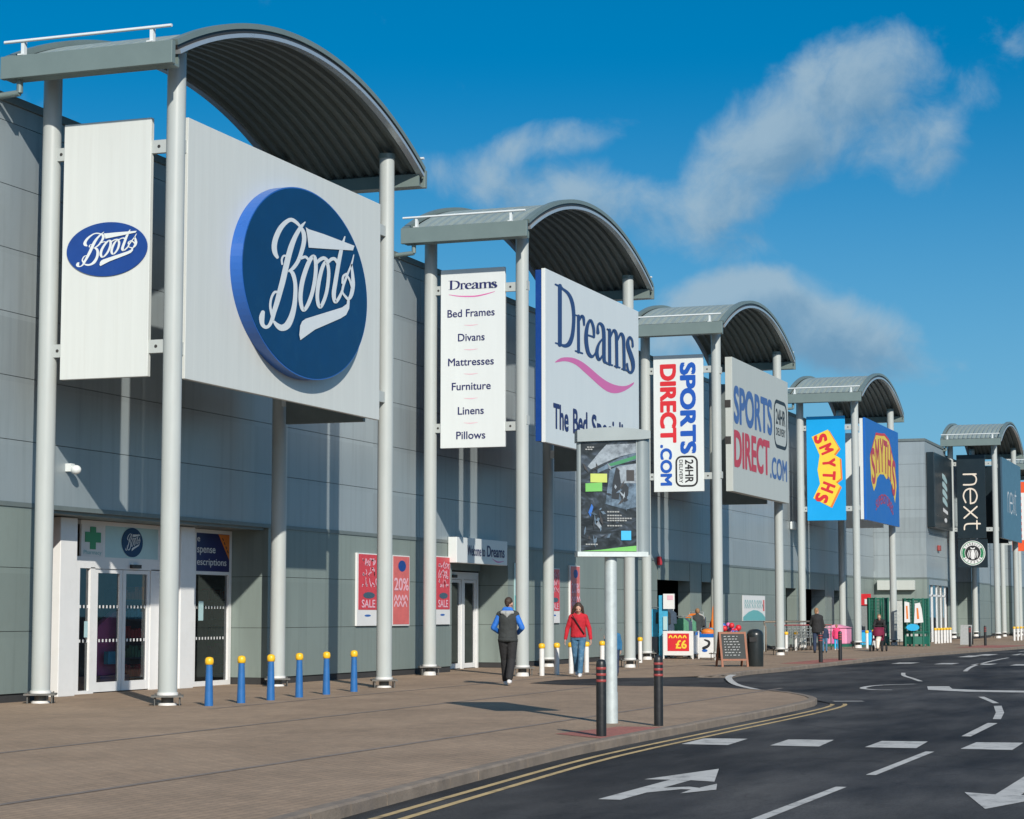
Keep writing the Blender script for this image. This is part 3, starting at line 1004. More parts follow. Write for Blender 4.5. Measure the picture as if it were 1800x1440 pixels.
SERIF_STROKES = [
    [(168, 120, 46), (168, 780, 46)], [(118, 104, 20), (190, 140, 26)], [(120, 758, 18), (215, 795, 22)],
    [(190, 148, 26), (260, 205, 36), (304, 300, 42), (322, 430, 40), (320, 560, 40), (305, 680, 44), (272, 765, 52), (225, 790, 40), (180, 778, 24)],
    [(375, 455, 34), (377, 858, 34)], [(345, 446, 16), (385, 462, 18)], [(342, 845, 18), (420, 872, 18)],
    [(386, 500, 24), (410, 455, 30), (432, 480, 32), (438, 555, 22)],
    [(462, 662, 18), (548, 690, 20)], [(548, 690, 26), (544, 590, 32), (512, 502, 28), (480, 545, 36), (462, 640, 42), (462, 750, 44), (482, 858, 42), (516, 905, 36), (546, 895, 24), (566, 858, 16)],
    [(592, 640, 38), (590, 565, 22), (612, 536, 28), (642, 562, 36), (656, 620, 40), (660, 720, 40), (662, 945, 38), (694, 974, 16)],
    [(650, 700, 16), (602, 765, 28), (580, 850, 40), (590, 918, 36), (612, 940, 28), (650, 880, 16)],
    [(722, 610, 34), (724, 990, 34)], [(732, 690, 18), (766, 612, 28), (794, 645, 34), (800, 725, 34), (804, 1018, 34)],
    [(812, 725, 18), (846, 648, 28), (874, 685, 34), (881, 765, 34), (886, 1045, 34)],
    [(690, 984, 14), (755, 1002, 16)], [(776, 1010, 14), (836, 1027, 16)], [(858, 1040, 14), (914, 1058, 16)], [(694, 598, 14), (728, 616, 18)],
    [(980, 790, 24), (974, 722, 20), (945, 688, 28), (924, 735, 36), (930, 802, 42), (956, 880, 46), (980, 960, 44), (984, 1038, 36), (962, 1080, 30), (930, 1062, 22), (916, 985, 22)],
]
SERIF_SWOOSH = [(118, 966), (180, 925), (260, 917), (340, 930), (430, 975), (520, 1045), (600, 1115), (690, 1180), (780, 1220), (870, 1235), (940, 1222), (996, 1190),
                (990, 1218), (930, 1266), (860, 1302), (780, 1316), (700, 1296), (620, 1240), (530, 1160), (430, 1070), (350, 1002), (270, 968), (200, 962), (125, 976)]


def put_script(mb, fr, cu, cv, ru, rv, d):
    k = 0
    for pts, closed in SCRIPT_STROKES:
        vs, fs = stroke2d(pts, bool(closed))
        mb.add([fr.p(cu+ru*hom(H_SCRIPT, *p)[0], cv+rv*hom(H_SCRIPT, *p)[1], d+0.0009*k) for p in vs], fs)
        k += 1
    for pl in SCRIPT_POLYS:
        pts = [hom(H_SCRIPT, *p) for p in pl]
        mb.fpoly(fr, [(cu+ru*a, cv+rv*b) for a, b in pts], d+0.0009*k)
        k += 1


def put_serif(mb, fr, u0, v0, su, sv, d):
    """u0,v0: where the left end of the baseline-ish reference falls; reference box is about 6.9 wide, 2.3 high"""
    for k, pts in enumerate(SERIF_STROKES):
        vs, fs = stroke2d(pts)
        q = [hom(H_SERIF, *p) for p in vs]
        mb.add([fr.p(u0+su*(a-1.28), v0+sv*(b-7.45), d+0.0009*k) for a, b in q], fs)


def put_swoosh(mb, fr, u0, v0, su, sv, d):
    pts = smooth_pts([hom(H_SERIF, *p) for p in SERIF_SWOOSH], True, 2)
    mb.fpoly(fr, [(u0+su*(a-1.28), v0+sv*(b-7.45)) for a, b in pts], d)


def ellipse(cu, cv, ru, rv, n=64):
    return [(cu+ru*math.cos(2*PI*i/n), cv+rv*math.sin(2*PI*i/n)) for i in range(n)]


def rrect(u0, u1, v0, v1, r, n=5):
    out = []
    for (cx, cy, a) in ((u1-r, v0+r, -90), (u1-r, v1-r, 0), (u0+r, v1-r, 90), (u0+r, v0+r, 180)):
        for i in range(n+1):
            t = R(a+90*i/n)
            out.append((cx+r*math.cos(t), cy+r*math.sin(t)))
    return out


# ================================================================== SETTING: ground
struct(MB().add([(-400, -600, -.1), (900, -600, -.1), (900, 300, -.1), (-400, 300, -.1)], [(0, 1, 2, 3)]).build('road', 'asphalt'))

near = [(-30, 3.0), (5, 6.0), (10, 6.5), (14.3, 6.9), (18.7, 7.28), (23, 7.58), (28, 7.62), (33.5, 7.62), (36.6, 7.72), (37.9, 7.98), (39.2, 8.45), (40.6, 9.2),
        (41.9, 10.4), (42.5, 11.7), (42.6, 12.9), (42.7, 14.3), (43.4, 15.3)]
far = [(45.6, 15.5), (46.9, 15.1), (47.9, 14.4), (49.2, 13.5), (50.9, 12.95), (54.5, 13.25), (58, 13.1), (65, 13.1), (77.3, 12.95), (88, 12.2), (99, 11.3), (130, 9.6), (180, 8.0), (400, 0)]
near_s = smooth_pts([(a, b, 0) for a, b in near], False, 3)
far_s = smooth_pts([(a, b, 0) for a, b in far], False, 3)
edge = [(p[0], p[1]) for p in near_s]+[(p[0], p[1]) for p in far_s]
outline = edge+[(400, 80), (-30, 80)]
mbp = MB()
mbp.add([(x, y, 0) for x, y in outline], [list(range(len(outline)))])
pav = struct(mbp.build('pavement', 'pave'))
# kerb stones along the edge: top a touch proud, front face down to the road; joints between stones
def offset_line(pts, d):
    out = []
    for i in range(len(pts)):
        a, b = pts[max(0, i-1)], pts[min(len(pts)-1, i+1)]
        dx, dy = b[0]-a[0], b[1]-a[1]
        l = math.hypot(dx, dy)
        out.append((pts[i][0]-dy/l*d, pts[i][1]+dx/l*d))
    return out


def resample(pts, step):
    out = [pts[0]]
    acc = 0
    for i in range(1, len(pts)):
        a, b = Vector(pts[i-1]), Vector(pts[i])
        l = (b-a).length
        t = step-acc
        while t <= l:
            p = a.lerp(b, t/l)
            out.append((p.x, p.y))
            t += step
        acc = (acc+l) % step
    return out


def kerb_line(pts, name):
    st = resample(pts, 0.915)
    mb = MB()
    for i in range(len(st)-1):
        a, b = Vector(st[i]), Vector(st[i+1])
        if a.x > 170 or a.x < -5:
            continue
        t = (b-a).normalized()
        n = Vector((-t.y, t.x))
        g = 0.006
        a2, b2 = a+t*g, b-t*g
        h = 0.006+random.uniform(0, .006)
        o_, i_ = -0.012-random.uniform(0, .006), 0.125
        q = [a2+n*o_, b2+n*o_, b2+n*i_, a2+n*i_]
        vs = [(p.x, p.y, -.12) for p in q]
        c = 0.018
        vs += [(q[0].x, q[0].y, h-c), (q[1].x, q[1].y, h-c), (q[2].x, q[2].y, h), (q[3].x, q[3].y, h)]
        q2 = [q[0]+n*c, q[1]+n*c]
        vs += [(q2[0].x, q2[0].y, h), (q2[1].x, q2[1].y, h)]
        mb.add(vs, [(0, 1, 5, 4), (4, 5, 9, 8), (8, 9, 6, 7), (1, 2, 6, 9, 5), (3, 0, 4, 8, 7), (2, 3, 7, 6)])
    struct(mb.build(name, 'kerb'))


kerb_line([(p[0], p[1]) for p in near_s if p[1] < 12.5], 'kerb')
kerb_line([(p[0], p[1]) for p in far_s if p[0] > 49.5], 'kerb')
# sloping tarmac apron in the dropped gap
ap = MB()
left = [(37.2, 7.45), (40.9, 9.1), (42.55, 11.8), (42.62, 13.0), (42.75, 14.3), (43.4, 15.33)]
right = [(52.5, 12.4), (50.6, 12.9), (49.2, 13.45), (47.9, 14.35), (46.9, 15.05), (45.6, 15.47)]
zz = [-.094, -.06, -.01, .004, .006, .006]
for i in range(5):
    ap.add([(*left[i], zz[i]), (*right[i], zz[i]), (*right[i+1], zz[i+1]), (*left[i+1], zz[i+1])], [(0, 1, 2, 3)])
struct(ap.build('tarmac_apron', 'asphalt'))

# tactile patches, drainage channels
def sheet(name, polys, z, m, parent=None):
    mb = MB()
    for pl in polys:
        mb.add([(x, y, z) for x, y in pl], [list(range(len(pl)))])
    return mb.build(name, m, parent)


struct(sheet('tactile_paving', [[(24.55, 7.77), (27.3, 7.77), (27.2, 8.35), (25.3, 8.6)]], 0.004, 'pinkpave'))
struct(sheet('tactile_paving', [[(62.8, 13.3), (70.4, 13.26), (70.6, 14.3), (63.0, 14.3)]], 0.004, 'pinkpave'))
struct(sheet('tactile_paving', [[(95.5, 11.9), (103, 11.4), (103, 13.6), (95.5, 13.8)]], 0.004, 'pinkpave'))
lines = []
for (y0, y1) in ((9.45, 9.52), (12.75, 13.35)):
    lines.append([(6, y0), (42.3, y1), (42.3, y1+.09), (6, y0+.09)])
struct(sheet('drain_channel', lines, 0.004, 'channel'))
struct(sheet('drain_channel', [[(30, 15.9), (66, 16.6), (66, 16.68), (30, 15.98)]], 0.004, 'channel'))

# ------------------------------------------------ painted markings on the road (z = -0.096)
ZP = -0.096
kl = [(p[0], p[1]) for p in near_s if 2 < p[0] < 37.6 and p[1] < 8.2]
for d in (-0.24, -0.46):
    a, b = offset_line(kl, d), offset_line(kl, d-.075)
    mb = MB()
    n = len(kl)
    mb.add([(*p, ZP) for p in a]+[(*p, ZP) for p in b], [(i, i+1, n+i+1, n+i) for i in range(n-1)])
    struct(mb.build('yellow_line', 'painty'))
dashes = [[(25.4, 7.0), (26.65, 7.05), (26.75, 6.5), (25.4, 6.42)],
          [(25.5, 5.92), (26.8, 5.98), (26.9, 5.42), (25.5, 5.32)],
          [(25.56, 4.78), (26.87, 4.81), (26.95, 4.25), (25.56, 4.17)],
          [(25.63, 3.66), (27.0, 3.66), (27.1, 3.1), (25.62, 3.06)],
          [(25.65, 2.5), (27.0, 2.5), (27.1, 1.95), (25.65, 1.92)]]
for i, dsh in enumerate(dashes):
    struct(sheet('road_dash', [dsh], ZP, 'paintw'))
for dsh in ([(13.2, 3.96), (19.66, 3.95), (19.66, 3.85), (13.2, 3.85)], [(21.2, 3.96), (25.0, 3.97), (25.0, 3.87), (21.2, 3.86)],
            [(28.25, 4.02), (31.8, 4.14), (31.8, 4.0), (28.25, 3.9)], [(33.0, 4.22), (35.2, 4.45), (37.7, 4.8), (37.8, 4.68), (35.2, 4.32), (33.0, 4.1)],
            [(38.8, 4.95), (41.7, 5.6), (41.8, 5.5), (38.9, 4.86)]):
    struct(sheet('lane_line', [dsh], ZP, 'paintw'))
# straight-and-right arrow
struct(sheet('road_arrow', [
    [(17.65, 5.61), (17.65, 5.41), (19.2, 5.41), (19.95, 5.41), (19.95, 5.61)],
    [(19.95, 5.41), (19.85, 5.15), (21.5, 5.53), (19.9, 5.86), (19.95, 5.61)],
    [(18.45, 5.41), (18.9, 5.22), (18.9, 5.06), (19.06, 5.06), (19.2, 5.22), (19.0, 5.41)]], ZP, 'paintw'))
struct(sheet('road_arrow', [[(18.9, 5.12), (18.45, 5.1), (18.95, 4.9), (19.6, 5.06), (19.12, 5.1), (19.06, 5.07)]], ZP+.001, 'paintw'))
# arrow pointing back towards the camera, right lane
struct(sheet('road_arrow', [[(19.45, 2.75), (17.85, 2.36), (19.35, 1.95), (19.3, 2.24), (23.5, 2.24), (23.5, 2.46), (19.3, 2.46)]], ZP, 'paintw'))
# island outlines and far markings
struct(sheet('road_line', [[(47.3, 7.45), (45.2, 7.1), (44.4, 6.2), (44.3, 5.0), (44.0, 3.2), (43.4, 1.0), (44.2, 1.0), (45.0, 3.2), (45.3, 5.0), (45.4, 6.1), (45.9, 6.7), (47.5, 7.0)]], ZP, 'paintw'))
lp = [(48.8, 7.95), (47.9, 8.5), (46.9, 8.66), (45.6, 8.55), (44.85, 8.15), (44.9, 7.8)]
def line_strip(pts, w, name='road_line'):
    pts = [(p[0], p[1]) for p in smooth_pts([(a, b, 0) for a, b in pts], False, 3)]
    a, b = offset_line(pts, w/2), offset_line(pts, -w/2)
    n = len(pts)
    return struct(MB().add([(*p, ZP) for p in a]+[(*p, ZP) for p in b], [(i, i+1, n+i+1, n+i) for i in range(n-1)]).build(name, 'paintw'))


line_strip(lp, .14)
line_strip([(57.9, 9.75), (55.3, 9.3), (53, 8.7), (50.8, 8.15)], .11)
line_strip([(38.7, 7.8), (38.95, 7.3)], .2)
wc = MB()
pts = [(p[0], p[1]) for p in smooth_pts([(a, b, 0) for a, b in [(50.9, 12.7), (49.3, 12.42), (47.0, 11.8), (44.8, 11.1), (43.2, 10.4), (41.9, 9.75)]], False, 4)]
a_, b_ = offset_line(pts, .08), offset_line(pts, -.08)
def apz(y):
    return -.094+min(1, max(0, (y-8.4)/4.4))*.1+.008
n = len(pts)
wc.add([(*p, apz(p[1])) for p in a_]+[(*p, apz(p[1])) for p in b_], [(i, i+1, n+i+1, n+i) for i in range(n-1)])
struct(wc.build('road_line', 'paintw'))
for k, (x0, y0, x1, y1) in enumerate([(68.3, 11.9, 68.6, 11.3), (68.0, 10.5, 68.2, 9.95), (67.6, 9.3, 67.8, 8.7), (67.2, 8.05, 67.3, 7.5), (67, 6.8, 67.1, 6.2)]):
    struct(sheet('road_dash', [[(x0, y0), (x0+1.7, y0), (x1+1.7, y1), (x1, y1)]], ZP, 'paintw'))
for k, (x0, y0) in enumerate([(82.8, 11.2), (84, 10.0), (85, 8.8), (79.5, 11.4)]):
    struct(sheet('road_dash', [[(x0, y0), (x0+3.0, y0), (x0+3.0, y0-.5), (x0, y0-.5)]], ZP, 'paintw'))
line_strip([(60, 8.4), (66, 9.0), (74, 9.4), (79, 9.5)], .12, 'lane_line')
line_strip([(84, 9.7), (90, 9.9), (97, 9.9)], .12, 'lane_line')
line_strip([(92, 10.6), (104, 10.2), (116, 9.4)], .13, 'lane_line')

# ================================================================== SETTING: shop buildings
X0 = [31.03, 48.30, 67.13, 91.02, 119.03]
YF = 17.24
YB, YR = 20.25, 21.05       # face of the bays, face of the set-back stretches behind the canopies
ZSPLIT, ZTOP = 3.35, 10.3
COURSE = (ZTOP-ZSPLIT)/6.45


def ribbon(mb, path, z0, z1, t=0.06):
    """upright cladding strip along a plan path; outside is on the right of the direction of travel"""
    n = len(path)
    inn = offset_line(path, t)
    # keep square corners square
    vs = [(x, y, z0) for x, y in path]+[(x, y, z1) for x, y in path]+[(x, y, z0) for x, y in inn]+[(x, y, z1) for x, y in inn]
    fs = []
    for i in range(n-1):
        fs += [(i, i+1, n+i+1, n+i), (2*n+i+1, 2*n+i, 3*n+i, 3*n+i+1), (n+i, n+i+1, 3*n+i+1, 3*n+i), (i+1, i, 2*n+i, 2*n+i+1)]
    fs += [(0, n, 3*n, 2*n), (n-1, 3*n-1, 4*n-1, 2*n-1)]
    mb.add(vs, fs)


def arc_end(x, r=0.62, y=YB):
    return [(x-r+r*math.sin(t), y+r-r*math.cos(t)) for t in [PI/2*i/9 for i in range(10)]]


def shop_walls(root, path, lower_paths, ztop=ZTOP, course=1.085, back=60):
    """upper courses with open joints, green lower courses, coping, plinth, dark backing behind the joints"""
    up = MB()
    zc = ZSPLIT
    while zc < ztop-.3:
        z1 = min(zc+course, ztop-.12)
        ribbon(up, path, zc+.009, z1-.003)
        zc = z1
    up.build('upper_wall', 'clad', root)
    bk = MB()
    ribbon(bk, offset_line(path, .03), ZSPLIT+.01, ztop-.14, .12)
    bk.build('wall_core', 'joint', root)
    for pth in lower_paths:
        lo = MB()
        bl = MB()
        for (a, b) in ((.14, 1.19), (1.19, 2.27), (2.27, ZSPLIT-.03)):
            ribbon(lo, pth, a+.007, b-.003)
        ribbon(bl, offset_line(pth, .03), .0, ZSPLIT-.04, .12)
        lo.build('lower_wall', 'green', root)
        bl.build('plinth', 'plinth', root)
    fl = MB()
    ribbon(fl, offset_line(path, -.022), ZSPLIT-.045, ZSPLIT+.035, .09)
    fl.build('flashing', 'coping', root)
    cp = MB()
    ribbon(cp, offset_line(path, -.05), ztop-.12, ztop+.02, .5)
    cp.build('coping', 'coping', root)
    rf = MB()
    xs = [p[0] for p in path]
    rf.box(min(xs)+.1, max(xs)-.1, YB+.35, back, ztop-.55, ztop-.4)
    rf.build('roof', 'coping', root)


def pane(x0, x1, y, z0, z1):
    return MB().add([(x0, y, z0), (x1, y, z0), (x1, y, z1), (x0, y, z1)], [(0, 1, 2, 3)])


def interior(root, x0, x1, y0, y1, z1, m='inner'):
    mb = MB()
    mb.add([(x0, y1, 0), (x1, y1, 0), (x1, y1, z1), (x0, y1, z1), (x0, y0, 0), (x0, y0, z1), (x1, y0, 0), (x1, y0, z1)],
           [(0, 1, 2, 3), (4, 0, 3, 5), (1, 6, 7, 2), (5, 3, 2, 7)])
    mb.build('interior_shell', m, root)
    MB().add([(x0, y0, .012), (x1, y0, .012), (x1, y1, .012), (x0, y1, .012)], [(0, 1, 2, 3)]).build('shop_floor', 'floor' if m == 'inner' else m, root)


# --- shop 1: pharmacy
r1 = thing('shop_building', 'silver and green clad pharmacy building with white framed glass doors and two red posters', 'shop', (40, YB, 0))
path1 = [(4, YB), (49.10, YB)]
low1 = [[(4, YB), (32.3, YB), (32.3, YR+.2)], [(40.70, YR+.1), (40.70, YB), (49.10, YB)]]
shop_walls(r1, path1, low1)
interior(r1, 32.3, 46.0, YR+.2, 25.5, 3.3)
# header over the entrance
MB().box(32.36, 40.64, YB+.07, YR+.30, 3.25, 3.31).build('entrance_soffit', 'coping', r1)
DY = YR+.10     # plane of frames
fm = MB()
for (x0, x1, z0, z1) in [(33.92, 34.60, 2.34, 2.56), (34.42, 34.60, 0, 2.34), (34.98, 35.14, 0, 2.36), (34.60, 37.6, 2.34, 2.56), (37.25, 37.62, 0, 2.36), (34.60, 38.75, 3.16, 3.24),
                         (35.40, 35.48, 2.56, 3.16), (37.50, 37.62, 2.56, 3.16), (34.60, 34.98, 0, .06), (39.02, 39.10, 0, 3.24), (40.56, 40.68, 0, 3.24), (39.10, 40.56, 2.30, 2.37),
                         (39.10, 40.56, 0, .10), (39.10, 40.56, 3.16, 3.24), (32.3, 32.4, 0, 3.24), (32.4, 33.3, 2.30, 2.37), (37.62, 39.02, 2.34, 2.56)]:
    fm.box(x0, x1, DY-.05, DY+.05, z0, z1)
fm.build('shopfront_frame', 'frame', r1)
MB().bevbox(33.35, 33.92, YR-.30, YR+.16, 0.0, 3.235, .012).build('portal_jamb', 'frame', r1)
MB().bevbox(37.82, 38.40, YR-.30, YR+.16, 0.0, 3.235, .012).build('portal_jamb', 'frame', r1)
for (x0, x1) in ((35.16, 36.18), (36.20, 37.24)):
    d = MB()
    d.box(x0, x0+.12, DY-.03, DY+.03, .02, 2.33)
    d.box(x1-.10, x1, DY-.03, DY+.03, .02, 2.33)
    d.box(x0+.12, x1-.10, DY-.028, DY+.028, .02, .20)
    d.box(x0+.12, x1-.10, DY-.028, DY+.028, 2.26, 2.33)
    dr = d.build('sliding_door', 'frame', r1)
    pane(x0+.12, x1-.10, DY, .20, 2.26).build('door_glass', 'glass', dr)
    dots = MB()
    for zz_ in (.98, 1.62):
        for k in range(6):
            u = x0+.2+k*.13
            if u < x1-.15:
                dots.add([(u, DY-.010, zz_-.025), (u+.055, DY-.010, zz_-.025), (u+.055, DY-.010, zz_+.03), (u, DY-.010, zz_+.03)], [(0, 1, 2, 3)])
    dots.build('manifestation_dots', 'posterwhite', dr)
for (x0, x1, z0, z1) in [(34.60, 34.98, .06, 2.34), (39.10, 40.56, .10, 2.30), (32.4, 33.3, .06, 2.30)]:
    pane(x0, x1, DY, z0, z1).build('window_glass', 'glass', r1)
for (xa, xb) in ((34.66, 34.95), (39.2, 40.5)):
    dots = MB()
    for zz_ in (.98, 1.62):
        k = xa
        while k < xb:
            dots.add([(k, DY-.010, zz_-.025), (k+.055, DY-.010, zz_-.025), (k+.055, DY-.010, zz_+.03), (k, DY-.010, zz_+.03)], [(0, 1, 2, 3)])
            k += .13
    dots.build('manifestation_dots', 'posterwhite', r1)
# transom panels
fr = FY(0, DY-.052, 0)
MB().fbox(fr, 34.62, 35.40, 2.56, 3.16, -.04, 0).build('transom_panel', 'posterwhite', r1)
cr = MB()
cr.fbox(fr, 34.92, 35.12, 2.70, 3.12, 0.003, .012)
cr.fbox(fr, 34.74, 34.92, 2.83, 3.02, 0.003, .012)
cr.fbox(fr, 35.12, 35.30, 2.83, 3.02, 0.003, .012)
cr.build('green_cross', 'ggreen', r1)
tx = Words()
put_text(tx, fr, "Pharmacy", 34.70, 35.34, 2.58, 2.68, .004)
tx.build('pharmacy_lettering', 'teal', r1)
MB().fbox(fr, 35.48, 37.50, 2.56, 3.16, -.04, 0).build('transom_panel', 'paleteal', r1)
tp = MB().fpoly(fr, ellipse(36.48, 2.87, .40, .285, 40), .003, .012).build('door_logo', 'disc', r1)
lg = MB()
put_script(lg, fr, 36.48, 2.87, .36, .27, .014)
lg.build('logo_script', 'logo', tp)
MB().box(36.4, 36.75, YR-.02, YR+.04, 2.37, 2.44).build('door_sensor', 'bolt', r1)
MB().fbox(fr, 37.64, 39.0, .1, 2.32, -.02, 0).build('navy_panel', 'navyv', r1)
np_ = MB().fbox(fr, 39.10, 40.56, 2.37, 3.16, -.03, 0).build('window_panel', 'navyv', r1)
MB().fpoly(fr, [(40.05, 3.155), (40.555, 3.155), (40.555, 2.62)], .003).build('orange_corner', 'orange', np_)
tx = Words()
put_text(tx, fr, "e", 39.12, 39.24, 2.98, 3.07, .004, .01)
put_text(tx, fr, "spense", 39.12, 39.92, 2.70, 2.86, .004, .01)
put_text(tx, fr, "escriptions", 39.12, 40.42, 2.45, 2.63, .004, .01)
tx.build('window_lettering', 'posterwhite', np_)
tx = Words()
for k in range(4):
    u_, v_ = 40.24+k*.075, 3.09-k*.085
    tx.fpoly(fr, [(u_, v_), (u_+.05, v_-.05), (u_+.03, v_-.075), (u_-.02, v_-.025)], .006)
tx.build('corner_lettering', 'black', np_)
MB().fbox(fr, 32.4, 33.3, 2.37, 3.16, -.03, 0).build('window_panel', 'orange', r1)
MB().fbox(fr, 39.14, 39.34, 1.35, 1.75, .045, .05).build('paper_notice', 'paleteal', r1)
MB().fbox(fr, 34.70, 34.82, 1.05, 1.35, .045, .05).build('paper_notice', 'paleteal', r1)
# things inside the glass
t = thing('promotional_stand', 'tall pink cardboard display stand just inside the sliding glass doors', 'display stand', (37.3, 22.0, .012))
mb = MB()
mb.fpoly(FY(0, 22.0, 0), [(36.7, .28), (37.7, .28), (37.7, 1.6), (37.45, 1.55), (36.7, 1.2)], -.12, 0)
mb.build('backing_card', 'pink', t)
MB().box(36.65, 37.75, 21.85, 22.35, .012, .28).build('base_box', 'blue', t)
MB().box(36.85, 37.4, 21.8, 21.9, .5, .75).build('product_tray', 'garm1', t)
for i, (xx, yy, c_) in enumerate([(35.9, 22.7, 'white2'), (39.4, 22.9, 'garm4'), (42.4, 22.5, 'garm3')]):
    t = thing('shop_shelving', ['pale shelf unit left of the display stand inside the shop', 'dark shelf unit behind the pink stand inside the shop',
                                'grey shelf unit behind the window right of the doors'][i], 'shelves', (xx, yy, .012), 'shelf units inside the pharmacy')
    mb = MB().box(xx-.5, xx+.5, yy+.18, yy+.22, .012, 2.0)
    mb.box(xx-.54, xx-.5, yy-.2, yy+.22, .012, 2.0)
    mb.box(xx+.5, xx+.54, yy-.2, yy+.22, .012, 2.0)
    mb.build('carcass', c_, t)
    for k in range(5):
        z = .15+k*.4
        MB().box(xx-.5, xx+.5, yy-.2, yy+.18, z, z+.03).build('shelf', c_, t)
        pk = MB()
        u = xx-.46
        while u < xx+.4:
            w = random.uniform(.07, .14)
            pk.box(u, u+w, yy-.16, yy+.05, z+.031, z+.031+random.uniform(.14, .28))
            u += w+.02
        pk.build('product_row', random.choice(['pink', 'garm1', 'white2', 'orange', 'garm2', 'sdred']), t)
# camera dome
t = thing('security_camera', 'small white dome security camera on the wall above the pharmacy entrance', 'camera', (32.7, YB-.1, 4.05))
MB().box(32.64, 32.76, YB-.12, YB-.001, 4.0, 4.14).build('mount', 'white2', t)
MB().ball((32.7, YB-.18, 4.03), .09, .10, .085).build('dome', 'white2', t, smooth=True)


def sale_poster(x0, x1, z0, z1, y, style, label):
    t = thing('wall_poster', label, 'poster', ((x0+x1)/2, y, z0), 'red posters on the cladding')
    fr = FY(x0, y, z0)
    w, h = x1-x0, z1-z0
    MB().fbox(fr, 0, w, 0, h, -.05, 0).build('poster_frame', 'posterwhite', t)
    pr = MB().fbox(fr, w*.06, w*.97, h*(.22 if style != 1 else .02), h*.985, .002, .006).build('printed_sheet', 'red' if style != 1 else 'coral', t)
    mb = Words() if style == 1 else MB()
    rng = random.Random(int(x0*10))
    if style != 1:
        for (v0, v1) in ((.82, .93), (.68, .80), (.54, .66)):
            u = w*.2
            while u < w*.8:
                ww = w*rng.uniform(.10, .16)
                pts = [(u+rng.uniform(0, ww), h*rng.uniform(v0, v1), rng.uniform(.02, .05)) for _ in range(4)]
                pts.sort(key=lambda q: q[1]*rng.choice((1, -1, 1)))
                vs, fs = stroke2d(pts)
                mb.add([fr.p(a, b, .010+.0007*len(mb.f)/30) for a, b in vs], fs)
                u += ww*.85
        put_text(mb, fr, "SALE", w*.2, w*.84, h*.25, h*.36, .010, .02)
        mb.build('poster_lettering', 'palepink', pr)
        MB().fpoly(fr, ellipse(w*.55, h*.42, w*.28, h*.045, 20), .009).build('poster_patch', 'slate', pr)
        MB().fpoly(fr, ellipse(w*.5, h*.14, w*.15, h*.015, 16), .004).build('footer_mark', 'rim', t)
    else:
        MB().fpoly(fr, ellipse(w*.55, h*.85, w*.22, h*.08, 24), .009).build('blue_badge', 'blue', pr)
        put_text(mb, fr, "20%", w*.1, w*.92, h*.50, h*.68, .010, .02)
        for v in (.28, .37):
            u = w*.12
            while u < w*.85:
                ww = w*rng.uniform(.1, .2)
                vs, fs = stroke2d([(u, h*v, .05), (u+ww*.5, h*(v+.06), .05), (u+ww, h*v, .05)])
                mb.add([fr.p(a, b, .010) for a, b in vs], fs)
                u += ww*1.3
        mb.build('poster_lettering', 'palepink', pr)
    return t


sale_poster(45.2, 46.42, 1.21, 2.9, YB-.055, 0, 'red sale poster with white footer left of the nearest right-hand canopy pole')
sale_poster(47.25, 48.35, 1.20, 2.9, YB-.055, 1, 'coral red poster with round blue badge and large white figure')
sale_poster(50.0, 51.05, 1.22, 2.95, YB-.055, 0, 'red poster beside the double doors half hidden by a white pole')

# --- shop 2: beds
r2 = thing('shop_building', 'silver and green clad bed shop with white double doors under a white welcome box', 'shop', (56, YB, 0))
path2 = [(49.11, YB), (67.75, YB)]
low2 = [[(49.11, YB), (51.3, YB), (51.3, YR+.1)], [(55.55, YR+.1), (55.55, YB), (67.75, YB)]]
shop_walls(r2, path2, low2)
interior(r2, 51.4, 55.9, YR+.25, 30, 2.9)
MB().box(51.37, 55.49, YB+.07, YR+.30, 3.25, 3.31).build('entrance_soffit', 'coping', r2)
MB().box(51.37, 53.0, YR, YR+.08, .01, 3.24).build('recess_panel', 'green', r2)
MB().box(53.01, 55.49, YR, YR+.06, 2.66, 3.24).build('door_head_panel', 'green', r2)
dm = MB()
for (x0, x1, z0, z1) in [(53.02, 53.2, 0, 2.62), (55.34, 55.48, 0, 2.62), (53.2, 55.34, 2.42, 2.62), (54.2, 54.36, 0, 2.42)]:
    dm.box(x0, x1, DY-.05, DY+.05, z0, z1)
dm.build('door_frame', 'frame', r2)
for (x0, x1) in ((53.22, 54.18), (54.38, 55.32)):
    d = MB()
    d.box(x0, x0+.10, DY-.03, DY+.03, .02, 2.41)
    d.box(x1-.10, x1, DY-.03, DY+.03, .02, 2.41)
    d.box(x0+.1, x1-.1, DY-.028, DY+.028, .02, .15)
    d.box(x0+.1, x1-.1, DY-.028, DY+.028, 2.33, 2.41)
    dr = d.build('door', 'frame', r2)
    pane(x0+.10, x1-.10, DY, .15, 2.33).build('door_glass', 'glass', dr)
MB().box(53.45, 53.75, YR-.0, YR+.05, 2.46, 2.54).build('door_sensor', 'bolt', r2)
t = thing('entrance_sign', 'white box sign lettered welcome above the bed shop double doors', 'sign', (53, YB, 2.8))
MB().bevbox(51.0, 54.8, YB-.26, YB-.015, 2.80, 3.46, .012).build('sign_box', 'white2', t)
fr = FY(0, YB-.262, 0)
tx = Words()
put_text(tx, fr, "Welcome to", 51.75, 53.05, 3.0, 3.27, .003, .012)
put_text(tx, fr, "Dreams", 53.2, 54.55, 3.0, 3.30, .003, .02)
tx.build('sign_lettering', 'navy', t)
vs, fs = stroke2d([(53.6, 2.96, .01), (54.0, 2.88, .035), (54.5, 2.91, .01)])
MB().add([fr.p(a, b, .003) for a, b in vs], fs).build('sign_swoosh', 'pink', t)
t = thing('wall_banner', 'narrow teal and white banner on the wall right of the bed shop doors', 'banner', (56.2, YB-.02, 1.6))
fr = FY(0, YB-.03, 0)
